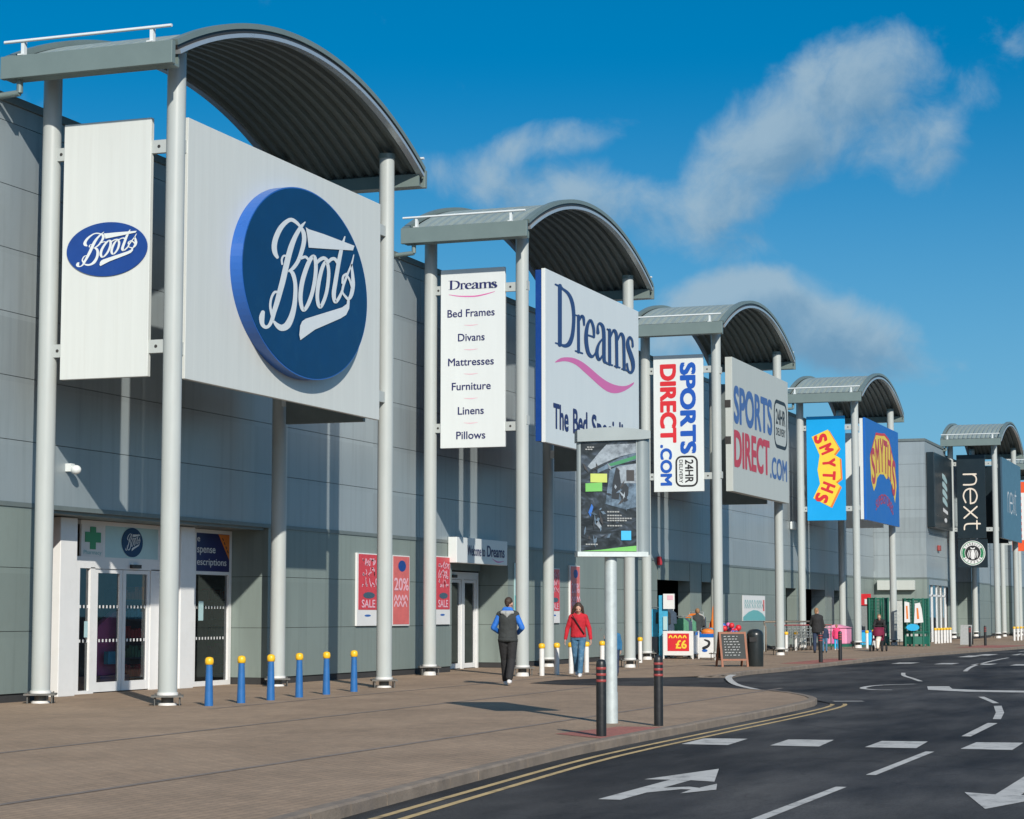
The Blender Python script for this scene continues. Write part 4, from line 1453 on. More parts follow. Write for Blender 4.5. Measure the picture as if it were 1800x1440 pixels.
MB().fbox(fr, 56.0, 56.9, 1.55, 2.9, -.02, 0).build('banner_sheet', 'paleteal', t)
MB().fbox(fr, 56.0, 56.9, 1.55, 2.0, .002, .004).build('banner_base', 'teal', t)
sale_poster(58.9, 59.88, 1.22, 2.82, YB-.055, 0, 'faded red poster behind the third white pole')
sale_poster(60.85, 61.80, 1.28, 2.94, YB-.055, 1, 'pale red poster on the wall beside the woman in red')

# --- shop 3: sports
r3 = thing('shop_building', 'silver and green clad sports shop with a wide dark open entrance full of goods', 'shop', (75, YB, 0))
path3 = [(67.76, YB), (90.0, YB)]
low3 = [[(67.76, YB), (70.5, YB), (70.5, YB+.45)], [(74.8, YB+.45), (74.8, YB), (76.4, YB), (76.4, YB+.45)], [(78.1, YB+.45), (78.1, YB), (90.0, YB)]]
shop_walls(r3, path3, low3)
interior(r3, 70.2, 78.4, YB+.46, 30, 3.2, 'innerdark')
for (a, b, y) in ((70.56, 74.74, YB), (76.46, 78.04, YB)):
    hd = MB()
    ribbon(hd, [(a, y), (b, y)], 2.66, ZSPLIT-.035)
    hd.build('entrance_header', 'green', r3)
for x in (70.58, 71.5, 72.9):
    MB().box(x, x+.09, YR+.12, YR+.2, 0, 2.9).build('door_post', 'steel', r3)
pane(76.46, 78.04, YB+.40, 0.02, 2.9).build('window_glass', 'glass', r3)
t = thing('alarm_box', 'small red alarm box on the wall left of the sports shop entrance', 'alarm', (70.6, YB-.05, 3.3))
MB().bevbox(70.45, 70.75, YB-.12, YB-.015, 3.15, 3.45, .03).build('housing', 'sdred', t)
t = thing('wall_poster', 'wide white and teal poster low on the wall behind the rubbish bin', 'poster', (84.6, YB, 1.2))
fr = FY(0, YB-.03, 0)
MB().fbox(fr, 82.65, 86.5, 1.2, 2.22, -.02, 0).build('printed_sheet', 'posterwhite', t)
MB().fpoly(fr, [(82.66, 1.21), (86.49, 1.21), (86.49, 1.34), (86.0, 1.5), (85.2, 1.62), (84.4, 1.64), (83.6, 1.56), (82.66, 1.36)], .003).build('teal_hill', 'teal', t)
mb = MB()
rng = random.Random(3)
for v in (1.95, 1.78):
    u = 82.95
    while u < 86:
        vs, fs = stroke2d([(u, v-.06, .05), (u+.1, v+.08, .05), (u+.25, v-.05, .05)])
        mb.add([fr.p(a, b, .006) for a, b in vs], fs)
        u += rng.uniform(.32, .5)
mb.build('poster_lettering', 'teal', t)
MB().fbox(fr, 86.1, 86.35, 1.6, 2.05, .003, .006).build('red_strip', 'coral', t)
t = thing('wall_light', 'small white bulkhead light high on the wall left of the blue sign', 'light', (91.4, YB, 5.3))
MB().bevbox(91.4, 91.8, YB-.25, YB-.015, 5.15, 5.5, .05).build('housing', 'white2', t)

# --- shop 4: toys
r4 = thing('shop_building', 'silver and green clad toy shop with dark blue doorways behind the trolleys', 'shop', (100, YB, 0))
path4 = [(90.01, YB), (111.6, YB)]
low4 = [[(90.01, YB), (90.5, YB), (90.5, YB+.65)], [(92.7, YB+.65), (92.7, YB), (94.5, YB), (94.5, YB+.65)], [(98.9, YB+.65), (98.9, YB), (101.0, YB), (101.0, YB+.65)], [(102.9, YB+.65), (102.9, YB), (111.6, YB)]]
shop_walls(r4, path4, low4)
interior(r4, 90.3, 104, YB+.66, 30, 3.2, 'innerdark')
for (a, b, y) in ((90.56, 92.64, YB), (94.56, 98.84, YB), (101.06, 102.84, YB)):
    hd = MB()
    ribbon(hd, [(a, y), (b, y)], 2.6, ZSPLIT-.035)
    hd.build('entrance_header', 'green', r4)
MB().box(94.6, 98.84, YR+.35, YR+.5, .02, 1.75).build('doorway_screen', 'midblue', r4)
MB().box(90.6, 92.6, YR+.1, YR+.16, .02, 2.55).build('doorway_panel', 'green', r4)
MB().box(101.1, 102.8, YR+.25, YR+.35, .02, 1.6).build('doorway_screen', 'midblue', r4)

# --- shop 5: fashion shop that steps forward
Y5, Y5R = 17.5, 18.3
Z5 = 10.62
r5 = thing('shop_building', 'pale silver shop block stepping forward at the right with a bright end wall', 'shop', (118, Y5, 0))
path5 = [(111.7, 30), (111.7, Y5), (118.6, Y5)]+arc_end(119.6, .6, Y5)+[(119.6, Y5R), (128.4, Y5R), (128.4, Y5), (136.5, Y5)]+arc_end(137.6, .6, Y5)+[(137.6, Y5R), (148, Y5R), (148, Y5), (180, Y5)]
low5 = [[(111.7, 30), (111.7, 20.0)], [(111.7, 17.85), (111.7, Y5), (112.4, Y5)], [(124.5, Y5R), (128.4, Y5R), (128.4, Y5), (136.5, Y5)]+arc_end(137.6, .6, Y5)+[(137.6, Y5R), (148, Y5R), (148, Y5), (180, Y5)]]
shop_walls(r5, path5, low5, ztop=Z5, course=1.19)
interior(r5, 112.1, 119.3, Y5+.22, 29, 3.1)
interior(r5, 119.6, 124.6, Y5R+.22, 29.5, 3.1)
hd = MB()
ribbon(hd, [(111.7, 20.0), (111.7, 17.85)], 2.2, ZSPLIT-.035)
hd.build('end_wall_header', 'green', r5)
for pth in ([(112.4, Y5), (118.9, Y5)], [(119.6, Y5R), (124.5, Y5R)]):
    hd2 = MB()
    ribbon(hd2, pth, 3.0, ZSPLIT-.035)
    hd2.build('shopfront_header', 'clad', r5)
MB().box(111.75, 111.8, 17.85, 20.0, .05, 2.2).build('end_wall_door', 'garm3', r5)
fm = MB()
for x in (112.4, 113.9, 114.1, 115.6, 117.1, 118.6):
    fm.box(x, x+.14, Y5+.1, Y5+.2, 0, 3.0)
for x in (119.7, 121.2, 122.8, 124.3):
    fm.box(x, x+.14, Y5R+.1, Y5R+.2, 0, 3.0)
fm.box(112.4, 118.7, Y5+.1, Y5+.2, 2.4, 2.5)
fm.build('shopfront_frame', 'frame', r5)
pane(112.5, 118.6, Y5+.14, .05, 3.0).build('shop_window_glass', 'glass', r5)
pane(119.8, 124.4, Y5R+.14, .05, 3.0).build('shop_window_glass', 'glass', r5)
MB().box(112.6, 116.3, Y5+.5, Y5+.6, .05, 2.9).build('window_display', 'greypanel', r5)
MB().box(119.9, 124.2, Y5R+.5, Y5R+.6, .05, 2.6).build('window_display', 'garm3', r5)
MB().box(115.9, 116.9, Y5+.6, Y5+.7, .05, 2.0).build('window_display', 'posterwhite', r5)
t = thing('entrance_sign', 'blank pale grey box sign on the bright end wall above the green door', 'sign', (111.5, 18.9, 2.75))
MB().bevbox(111.35, 111.69, 18.1, 20.05, 2.72, 3.22, .02).build('sign_box', 'greypanel', t)
t = thing('wall_notice', 'faint red and white notice on the wall behind the blue sign pole', 'notice', (111.6, 20.6, 3.4))
MB().box(111.6, 111.69, 20.25, 20.9, 3.25, 3.7).build('notice_board', 'greypanel', t)
MB().box(111.595, 111.6, 20.3, 20.85, 3.5, 3.6).build('red_line', 'coral', t)

t = thing('vertical_sign', 'tall black sign with small white and green marks on the pale corner block', 'sign', (115, Y5-.2, 6))
MB().bevbox(112.1, 118.4, Y5-.42, Y5-.015, 6.0, 9.95, .03).build('panel', 'dark', t)
fr = FY(0, Y5-.424, 0)
mb = MB()
for k in range(4):
    vs, fs = stroke2d([(114.9, 8.85-k*.42, .28), (115.7, 8.75-k*.42, .34), (116.4, 8.6-k*.42, .22)])
    mb.add([fr.p(a, b, .003+.001*k) for a, b in vs], fs)
mb.build('green_marks', 'paleteal', t)
mb = MB()
mb.fpoly(fr, [(114.9, 7.15), (116.6, 7.0), (116.6, 6.82), (114.9, 6.95)], .003)
mb.fpoly(fr, ellipse(115.8, 6.5, .5, .12, 12), .003)
mb.build('white_marks', 'posterwhite', t)
t = thing('alarm_box', 'small dark red alarm box below the tall black sign', 'alarm', (115.6, Y5-.05, 5))
MB().bevbox(115.3, 115.9, Y5-.14, Y5-.015, 4.85, 5.15, .03).build('housing', 'bollred', t)

# ================================================================== CANOPIES
CW, CD = 8.92, 2.40
ARC_R, ARC_CX, ARC_CZ = 11.86, CW/2, 12.14-11.86


def arc_pt(a, r, y):
    return (ARC_CX+r*math.sin(a), y, ARC_CZ+r*math.cos(a))


def make_canopy(label):
    t = thing('entrance_canopy', label, 'canopy', (0, 0, 0), 'barrel vaulted canopies along the shop fronts')
    amax = math.asin(5.33/ARC_R)
    NA = 40
    y0, y1 = -.45, 2.75
    # corrugated vault sheet
    prof = []
    pitch = .245
    n = int((y1-y0)/pitch)
    for i in range(n):
        b = y0+i*pitch
        prof += [(b, 0), (b+.10, 0), (b+.135, -.078), (b+.21, -.078)]
    prof.append((y0+n*pitch, 0))
    mb = MB()
    for th, vm_ in ((0, 'vault'), (-.012, 'inner_layer')):
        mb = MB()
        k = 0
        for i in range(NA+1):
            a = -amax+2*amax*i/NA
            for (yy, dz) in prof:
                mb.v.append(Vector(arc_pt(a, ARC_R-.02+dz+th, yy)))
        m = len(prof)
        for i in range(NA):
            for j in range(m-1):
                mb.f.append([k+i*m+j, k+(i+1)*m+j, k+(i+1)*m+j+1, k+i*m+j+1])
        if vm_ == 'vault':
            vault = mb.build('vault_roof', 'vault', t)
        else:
            mb.build('vault_shade_sheet', 'inner_layer', vault)  # second sheet just below, its darker colour deepens the shade under the vault

    def arc_band(r0, r1, ya, yb, am=amax):
        mb = MB()
        for i in range(NA+1):
            a = -am+2*am*i/NA
            for (r, y) in ((r0, ya), (r0, yb), (r1, yb), (r1, ya)):
                mb.v.append(Vector(arc_pt(a, r, y)))
        for i in range(NA):
            for j in range(4):
                mb.f.append([i*4+j, i*4+(j+1) % 4, (i+1)*4+(j+1) % 4, (i+1)*4+j])
        mb.f += [[0, 1, 2, 3], [NA*4+3, NA*4+2, NA*4+1, NA*4]]
        return mb
    for (ya, yb) in ((y0-.05, y0+.10), (y1-.10, y1+.05)):
        arc_band(ARC_R-.02, ARC_R+.075, ya, yb).build('edge_trim', 'fascia', vault, auto=40)
        arc_band(ARC_R-.10, ARC_R-.021, ya+.03, yb-.03).build('edge_shade_band', 'bolt', vault, auto=40)  # solid dark band, coloured as the shadow between trim and lip
        arc_band(ARC_R-.17, ARC_R-.101, ya-.01, yb-.02).build('edge_lip', 'lip', vault, auto=40)
    # fascia beams at the two springings
    for sx in (-1, 1):
        xo = ARC_CX+sx*5.40
        mb = MB()
        xa, xb = sorted((xo-sx*.02, xo+sx*.10))
        mb.bevbox(xa, xb, y0-.03, y1+.03, 10.52, 10.90, .008)
        xa, xb = sorted((xo-sx*.02, xo-sx*.24))
        mb.box(xa, xb, y0+.02, y1-.02, 10.52, 10.56)
        mb.box(*sorted((xo-sx*.20, xo-sx*.24)), y0+.02, y1-.02, 10.56, 10.78)
        fb = mb.build('fascia_beam', 'fascia', t)
        MB().box(*sorted((xo-sx*.05, xo-sx*.12)), y0+.06, y1-.06, 10.565, 10.93).build('light_block_strip', 'bolt', fb)  # dark strip added to block sky light through the corrugation gaps
        rl = MB()
        rl.cyl((xo+sx*.03, y0+.02, 11.16), (xo+sx*.03, y1, 11.16), .027, .027, 10)
        rail = rl.build('rail', 'white2', t, auto=40)
        for yy in (y0+.4, y1-.35):
            br = MB()
            br.box(xo-.025, xo+.06, yy-.03, yy+.03, 10.905, 11.15)
            br.box(xo-.10, xo+.14, yy-.05, yy+.05, 10.903, 10.925)
            br.build('rail_bracket', 'white2', rail)
    # rainwater pipe from the fascia back to the roof
    MB().path([(ARC_CX-5.33, y1-.25, 10.52), (ARC_CX-5.33, y1-.25, 10.30), (ARC_CX-5.33, y1+2.2, 10.16)], .055, 10).build('rainwater_pipe', 'fascia', t, auto=40)
    # poles
    for (px, py) in ((0, 0), (0, CD), (CW, 0), (CW, CD)):
        zt = ARC_CZ+math.sqrt((ARC_R-.18)**2-(px-ARC_CX)**2)
        pl = MB().cyl((px, py, .30), (px, py, zt), .158, .158, 24).build('pole', 'pole', t, auto=40)
        f = MB()
        f.cyl((px, py, .0), (px, py, .13), .165, .15, 20)
        f.cyl((px, py, .255), (px, py, .30), .175, .175, 20)
        f.build('pole_foot', 'bollwhite', pl, auto=40)
        f = MB()
        c, s_ = math.cos(R(28)), math.sin(R(28))
        q = [(px+(a*c-b*s_)*.26, py+(a*s_+b*c)*.26) for a, b in ((-1, -1), (1, -1), (1, 1), (-1, 1))]
        f.add([(*p, .225) for p in q]+[(*p, .254) for p in q], [(3, 2, 1, 0), (4, 5, 6, 7), (0, 1, 5, 4), (1, 2, 6, 5), (2, 3, 7, 6), (3, 0, 4, 7)])
        f.cyl((px, py, .131), (px, py, .225), .10, .10, 14)
        for a, b in ((-1, -1), (1, -1), (1, 1), (-1, 1)):
            f.cyl((px+(a*c-b*s_)*.20, py+(a*s_+b*c)*.20, .0), (px+(a*c-b*s_)*.20, py+(a*s_+b*c)*.20, .28), .013, .013, 8)
        f.build('base_plate', 'platemetal', pl)
        # head plate
        hp = MB()
        hp.cyl((px, py, zt-.10), (px, py, zt-.0), .175, .175, 20)
        hp.build('pole_head', 'fascia', pl, auto=40)
    return t


canopies = [make_canopy('largest and nearest barrel vaulted canopy holding the white boards with the blue oval')]
canopies[0].location = (X0[0], YF, -.09)
LAB = ['barrel vaulted canopy holding the white boards with the pink swoosh, second from the camera',
       'barrel vaulted canopy holding the white boards with blue and red letters', 'barrel vaulted canopy holding the two blue boards with yellow lettering',
       'far barrel vaulted canopy holding the dark boards, seen against the sky', 'last canopy cut by the right edge of the photo behind the dark boards']
POS = [(X0[1], YF, -.04), (X0[2], YF, -.03), (X0[3], YF, .03), (X0[4], YF-2.40, .16), (138.2, 14.44, .05)]
for lb, ps in zip(LAB, POS):
    canopies.append(dup(canopies[0], ps, lb))


# ================================================================== BOARD SIGNS
def bracket(mb, x0, x1, y0, y1, z):
    mb.box(min(x0, x1), max(x0, x1), min(y0, y1), max(y0, y1), z-.11, z+.11)


def sign_root(label, loc, name='board_sign', cat='sign'):
    return thing(name, label, cat, loc)


def big_board(i, label, thick, panel_m, z0, z1, dx0=.28, dx1=8.42, side=None, yoff=0.0):
    x0, x1 = X0[i]+dx0, X0[i]+dx1
    yf = YF+yoff-(.08 if i == 0 else .40)
    t = sign_root(label, ((x0+x1)/2, yf, z0))
    if side:
        MB().bevbox(x0, x1, yf, yf+.10, z0, z1, .006).build('face_panel', panel_m, t)
        MB().box(x0+.02, x1-.02, yf+.103, yf+thick, z0+.03, z1-.03).build('rear_box', side, t)
    else:
        MB().bevbox(x0, x1, yf, yf+thick, z0, z1, .006).build('face_panel', panel_m, t)
    for z in (z0+.5, z1-.5):
        for px_ in (X0[i], X0[i]+CW):
            br = MB()
            if i == 0:
                bracket(br, *((px_+.13, x0+.02) if px_ == X0[i] else (x1-.02, px_-.13)), yf+.03, yf+.12, z)
            else:
                bracket(br, px_-.09, px_+.09, yf+thick-.02, YF+yoff-.10, z)
            br.build('fixing_bracket', 'pole', t)
    return t, FY(x0, yf, z0), x1-x0, z1-z0


def side_board(i, label, panel_m, z0, z1, x_off=-.09, thick=.10, yoff=0.0, ya=.42, yb=2.10, brack=True):
    x = X0[i]+x_off
    y0, y1 = YF+yoff+ya, YF+yoff+yb
    t = sign_root(label, (x, (y0+y1)/2, z0))
    MB().bevbox(x, x+thick, y0, y1, z0, z1, .008).build('face_panel', panel_m, t)
    if brack:
        for z in (z0+.5, z1-.5):
            for (ya_, yb_) in ((YF+yoff+.13, y0+.02), (y1-.02, YF+yoff+CD-.13)):
                br = MB()
                bracket(br, x+.03, x+.12, ya_, yb_, z)
                b = br.build('fixing_bracket', 'pole', t)
                MB().cyl((x+.024, (ya_+yb_)/2, z), (x+.03, (ya_+yb_)/2, z), .028, .028, 10).build('bracket_bolt', 'bolt', b)
    return t, FX(x, y1, z0), y1-y0, z1-z0


def rear_board(i, label, m, z0, z1, yoff=0.0):
    x = X0[i]+CW-.30
    t = sign_root(label, (x, YF+yoff+1.2, z0))
    MB().bevbox(x, x+.10, YF+yoff+.36, YF+yoff+2.12, z0, z1, .008).build('face_panel', m, t)
    for z in (z0+.5, z1-.5):
        for (ya_, yb_) in ((YF+yoff+.13, YF+yoff+.38), (YF+yoff+2.1, YF+yoff+CD-.13)):
            br = MB()
            bracket(br, x+.11, x+.2, ya_, yb_, z)
            br.build('fixing_bracket', 'white2', t)
    return t


# 1 pharmacy
t, fr, W_, H_ = big_board(0, 'large white board carrying a raised dark blue oval with white script lettering', .09, 'white', 5.40, 9.84)
cu, cv = 35.57-fr.o.x, 7.6-fr.o.z
dsc = MB().fpoly(fr, ellipse(cu, cv, 2.70, 1.77, 96), .002, .235).build('oval_rim', 'rim', t)
fc = MB().fpoly(fr, ellipse(cu, cv, 2.675, 1.745, 96), .2352, .243).build('oval_face', 'disc', dsc)
lg = MB()
put_script(lg, fr, cu, cv, 2.70, 1.77, .247)
lg.build('script_lettering', 'logo', fc)
t, fr, W_, H_ = side_board(0, 'narrow white board with a small blue oval and white script lettering', 'white', 5.42, 9.80)
ov = MB().fpoly(fr, ellipse(19.34-18.465, 7.6-5.42, .775, .46, 64), .002, .02).build('oval_logo', 'blue', t)
lg = MB()
put_script(lg, fr, 19.34-18.465, 7.6-5.42, .775, .46, .022)
lg.build('script_lettering', 'white2', ov)
rear_board(0, 'plain back of the white board closing the far side of the nearest canopy', 'coping', 5.40, 9.80)

# 2 beds
t, fr, W_, H_ = big_board(1, 'large white board with navy serif lettering and a pink swoosh',   .26, 'white2', 5.66, 9.95, dx0=.56, dx1=8.60, side='blue')
lg = MB()
put_serif(lg, fr, 1.28-.56, 7.57-5.66, .985, .985, .003)
lg.build('serif_lettering', 'navy2', t)
sw = MB()
put_swoosh(sw, fr, 1.28-.56, 7.57-5.66, .985, .985, .003)
sw.build('swoosh', 'pink', t)
tx = Words()
for wd, ua, ub, dz in (("The", 49.45, 50.65, 0), ("Bed", 51.0, 52.2, 0), ("Specialist", 52.55, 56.1, -.17)):
    put_text(tx, fr, wd, ua-fr.o.x, ub-fr.o.x, 6.04-5.66+dz, 6.68-5.66, .003, .03)
tx.build('tagline_lettering', 'navy', t)
t, fr, W_, H_ = side_board(1, 'narrow white board listing bed frames, divans, mattresses, furniture, linens and pillows', 'white2', 5.52, 9.93)
lg = MB()
put_serif(lg, fr, .20, H_-.585, .185, .145, .003)
lg.build('serif_lettering', 'navy', t)
vs, fs = stroke2d([(.22, H_-.62, .012), (.5, H_-.67, .028), (.9, H_-.69, .034), (1.2, H_-.65, .028), (1.42, H_-.60, .012)])
MB().add([fr.p(a, b, .003) for a, b in vs], fs).build('swoosh', 'pink', t)
tx = Words()
dv = Words()
for k, (wd, ua, ub) in enumerate((("Bed Frames", .18, 1.42), ("Divans", .46, 1.16), ("Mattresses", .20, 1.40), ("Furniture", .30, 1.32), ("Linens", .46, 1.14), ("Pillows", .42, 1.18))):
    vv = H_-1.19-k*.602
    put_text(tx, fr, wd, ua, ub, vv, vv+.19, .003, .012)
    if k < 5:
        vs, fs = stroke2d([(.62, vv-.20, .008), (.80, vv-.215, .022), (.98, vv-.20, .008)])
        dv.add([fr.p(a, b, .003) for a, b in vs], fs)
tx.build('list_lettering', 'navy', t)
dv.build('divider_marks', 'palepink', t)
rear_board(1, 'plain back of the white board closing the far side of the second canopy', 'coping', 5.50, 9.93)

# 3 sports
t, fr, W_, H_ = big_board(2, 'large pale grey board with faded blue and red block capitals and a black stamp', .24, 'greypanel', 5.48, 9.90, dx0=.56, dx1=8.90)
tx = Words()
put_text(tx, fr, "SPORTS", .16, 5.75, 2.25, 3.52, .003, .035)
put_text(tx, fr, ".COM", 5.35, 8.05, .75, 1.52, .003, .03)
tx.build('blue_lettering', 'fadblue', t)
tx = Words()
put_text(tx, fr, "DIRECT", .16, 5.3, .80, 2.05, .003, .035)
tx.build('red_lettering', 'fadred', t)
st = MB()
vs, fs = stroke2d([(u, v, .13) for u, v in rrect(6.1, 8.1, 1.95, 3.56, .4)], True, False)
st.add([fr.p(a, b, .003) for a, b in vs], fs)
put_text(st, fr, "24HR", 6.35, 7.85, 2.75, 3.30, .003, .02)
put_text(st, fr, "DELIVERY", 6.35, 7.85, 2.35, 2.62, .003, .01)
st.build('stamp_lettering', 'black', t)
for zc_ in (1.55, 2.75):
    MB().fbox(Frame((X0[2]+.558, YF-.2, 5.48), (0, -1, 0), (0, 0, 1)), -.06, .14, zc_, zc_+.25, 0, .01).build('side_clip', 'bolt', t)
t, fr, W_, H_ = side_board(2, 'narrow white board with blue and red capitals reading downwards and a black stamp', 'white2', 5.46, 9.95)
tx = Words()
put_text(tx, fr, "SPORTS", .90, 1.44, 1.22, 4.24, .003, .045, cw=True)
put_text(tx, fr, ".COM", .22, .62, .20, 1.55, .003, .04, cw=True)
tx.build('blue_lettering', 'sdblue', t)
tx = Words()
put_text(tx, fr, "DIRECT", .22, .78, 1.60, 4.20, .003, .045, cw=True)
tx.build('red_lettering', 'sdred', t)
st = MB()
vs, fs = stroke2d([(u, v, .06) for u, v in rrect(.76, 1.46, .18, 1.14, .18)], True, False)
st.add([fr.p(a, b, .003) for a, b in vs], fs)
put_text(st, fr, "24HR", 1.06, 1.34, .28, 1.04, .003, .02, cw=True)
put_text(st, fr, "DELIVERY", .86, .98, .28, 1.04, .003, .008, cw=True)
st.build('stamp_lettering', 'black', t)
rear_board(2, 'plain back of the grey board closing the far side of the third canopy', 'coping', 5.46, 9.9)


# 4 toys
def tile_letters(fr, U, V, panel, mats, d):
    """yellow tiles with red capitals stepping down a quarter-turned word"""
    pts = [(.14, .805), (.56, .87), (.84, .69), (.71, .63), (.86, .595), (.88, .40), (.75, .365), (.86, .325), (.60, .13), (.16, .215), (.34, .35), (.28, .485), (.34, .625)]
    sh = [(u+.045, v-.012) for u, v in pts]
    a = MB().fpoly(fr, [(u*U, v*V) for u, v in sh], d).build('tile_shadow', 'orange', panel)
    b = MB().fpoly(fr, [(u*U, v*V) for u, v in pts], d+.003).build('letter_tiles', 'yellow', panel)
    tx = Words()
    for ch, u, v, rt in (("S", .37, .785, 16), ("M", .52, .685, 22), ("Y", .58, .55, 4), ("T", .58, .43, -4), ("H", .55, .315, -22), ("S", .38, .215, -18)):
        w, h = .17*U*1.0, .085*V
        put_text(tx, fr, ch, u*U-w, u*U+w, v*V-h/2, v*V+h/2, d+.006, .05, cw=True, rot=rt)
    tx.build('red_lettering', 'sdred', b)


t, fr, W_, H_ = side_board(3, 'narrow cyan board with red capitals on yellow tiles reading downwards', 'cyan', 5.50, 10.02)
tile_letters(fr, W_, H_, t, None, .003)
t, fr, W_, H_ = big_board(3, 'large blue board with an arch of red and yellow letters', .25, 'midblue', 5.52, 9.95, dx0=.26, dx1=8.63, side='white2')
ar = [(.15, .40), (.12, .62), (.24, .79), (.30, .87), (.46, .885), (.56, .90), (.70, .86), (.86, .62), (.92, .42), (.86, .24), (.76, .42), (.68, .50), (.60, .46), (.52, .50), (.40, .49), (.32, .44), (.28, .36), (.22, .30)]
MB().fpoly(fr, [(u*W_+.05, v*H_+.12) for u, v in ar], .003).build('arch_shadow', 'sdred', t)
yb_ = MB().fpoly(fr, [(u*W_, v*H_) for u, v in ar], .006).build('letter_arch', 'yellow', t)
tx = Words()
for ch, u, v, h, rt in (("S", .215, .55, .36, 8), ("M", .34, .665, .34, 5), ("Y", .475, .69, .34, 2), ("T", .585, .685, .34, -2), ("H", .70, .64, .36, -6), ("S", .83, .50, .38, -10)):
    put_text(tx, fr, ch, (u-.055)*W_, (u+.055)*W_, (v-h/2)*H_, (v+h/2)*H_, .009, .02, rot=rt)
tx.build('red_lettering', 'fadred', yb_)
tx = Words()
put_text(tx, fr, "SUPERSTORES", .27*W_, .80*W_, .10*H_, .20*H_, .003, .01,
         warp=lambda u, v: (u, v+.45*(1-((u/W_-.53)/.27)**2)))
tx.build('arc_lettering', 'fadred', t)
rear_board(3, 'plain back of the blue board closing the far side of the fourth canopy', 'white2', 5.50, 10.0)

# 5 fashion
t, fr, W_, H_ = side_board(4, 'narrow near-black board with thin cream letters reading downwards', 'dark', 5.62, 10.25, yoff=-2.4, ya=.50, yb=2.06)
lt = MB()


def letter(pts, closed=False, sm=True):
    vs, fs = stroke2d([(a, b, .085) for a, b in pts], closed, sm)
    lt.add([fr.p(.37+y*.86, 3.55-x, .003+.0006*len(lt.v)/60) for x, y in vs], fs)


# word drawn left to right in its own units (x along the word, y up), then turned a quarter
letter([(0, 0), (0, .80)], sm=False)
letter([(0, .55), (.1, .74), (.28, .82), (.5, .74), (.58, .5), (.58, 0)])
ex = 1.22
letter([(ex-.38, .42), (ex+.40, .42)], sm=False)
letter([(ex+.40, .42), (ex+.32, .70), (ex, .84), (ex-.32, .70), (ex-.42, .40), (ex-.30, .10), (ex, -.02), (ex+.34, .12)])
letter([(1.80, 0), (2.42, .82)], sm=False)
letter([(1.80, .82), (2.42, 0)], sm=False)
letter([(2.74, 1.0), (2.74, .25), (2.84, .03), (3.05, 0)])
letter([(2.58, .80), (3.02, .80)], sm=False)
lt.build('thin_lettering', 'cream', t)
t = sign_root('square near-black sign with a green and white roundel below the narrow dark board', (X0[4]-.09, YF-1.1, 4.0))
xx = X0[4]-.09
MB().bevbox(xx, xx+.10, YF-2.4+.46, YF-2.4+2.06, 4.02, 5.58, .008).build('face_panel', 'dark', t)
fr = FX(xx, YF-2.4+2.06, 4.02)
rd = MB().fpoly(fr, ellipse(.80, .80, .68, .68, 48), .002, .006).build('roundel', 'posterwhite', t)
for (r, d, m_) in ((.64, .007, 'sbgreen'), (.60, .009, 'posterwhite'), (.42, .011, 'black')):
    MB().fpoly(fr, ellipse(.80, .80, r, r, 48), d).build('roundel_ring', m_, rd)
mb = MB()
for sg in (1, -1):
    for k in range(-2, 3):
        a = R(90-90*sg+k*11)
        mb.fpoly(fr, ellipse(.80+.51*math.cos(a), .80+.51*math.sin(a), .075, .075, 10), .0115+.0002*(k+3))
mb.build('roundel_green', 'sbgreen', rd)
def ring_text(body, a0, a1, rad, h, flip):
    tx = MB()
    n = len(body)
    for i, ch in enumerate(body):
        if ch == ' ':
            continue
        a = a0+(a1-a0)*i/(n-1)
        cxx, cyy = .80+rad*math.cos(R(a)), .80+rad*math.sin(R(a))
        put_text(tx, fr, ch, cxx-.036, cxx+.036, cyy-h/2, cyy+h/2, .014, .01, rot=(a-90) if not flip else (a+90))
    tx.build('ring_lettering', 'black', rd)


ring_text("STARBUCKS", 150, 30, .51, .12, False)
ring_text("COFFEE", 220, 320, .51, .12, True)
mb = MB()
mb.fpoly(fr, [(.72, .46), (.88, .46), (.92, .75), (.86, .98), (.74, .98), (.68, .75)], .0125)
for sg in (-1, 1):
    for k in range(2):
        vs, fs = stroke2d([(.80+sg*(.14+.09*k), .55, .03), (.80+sg*(.18+.09*k), .75, .045), (.80+sg*(.13+.07*k), .95, .03)])
        mb.add([fr.p(a, b, .0128) for a, b in vs], fs)
mb.fpoly(fr, [(.70, 1.02), (.90, 1.02), (.93, 1.12), (.80, 1.06), (.67, 1.12)], .0125)
mb.build('white_figure', 'posterwhite', rd)
t, fr, W_, H_ = big_board(4, 'large slate blue board with faint thin white lettering, cut by the right edge', .25, 'slate', 5.62, 10.10, dx0=.1, dx1=8.8, side='dark', yoff=-2.4)
lt = MB()
fr0 = fr
fr = Frame(fr0.o, fr0.r, fr0.u)
def letter2(pts, x0, s, sm=True):
    vs, fs = stroke2d([(a*s+x0, b*s, .09) for a, b in pts], False, sm)
    lt.add([fr.p(x, 1.55+y, .003+.0005*len(lt.v)/60) for x, y in vs], fs)


for pts, sm in (([(0, 0), (0, .80)], False), ([(0, .55), (.1, .74), (.28, .82), (.5, .74), (.58, .5), (.58, 0)], True),
                ([(.84, .42), (1.62, .42)], False), ([(1.62, .42), (1.54, .70), (1.22, .84), (.9, .70), (.8, .40), (.92, .10), (1.22, -.02), (1.56, .12)], True),
                ([(1.80, 0), (2.42, .82)], False), ([(1.80, .82), (2.42, 0)], False), ([(2.74, 1.0), (2.74, .25), (2.84, .03), (3.05, 0)], True), ([(2.58, .80), (3.02, .80)], False)):
    letter2(pts, 2.2, 1.35, sm)
lt.build('thin_lettering', 'posterwhite', t)
rear_board(4, 'plain dark back of the board closing the far side of the far canopy', 'dark', 5.62, 10.2, yoff=-2.4)
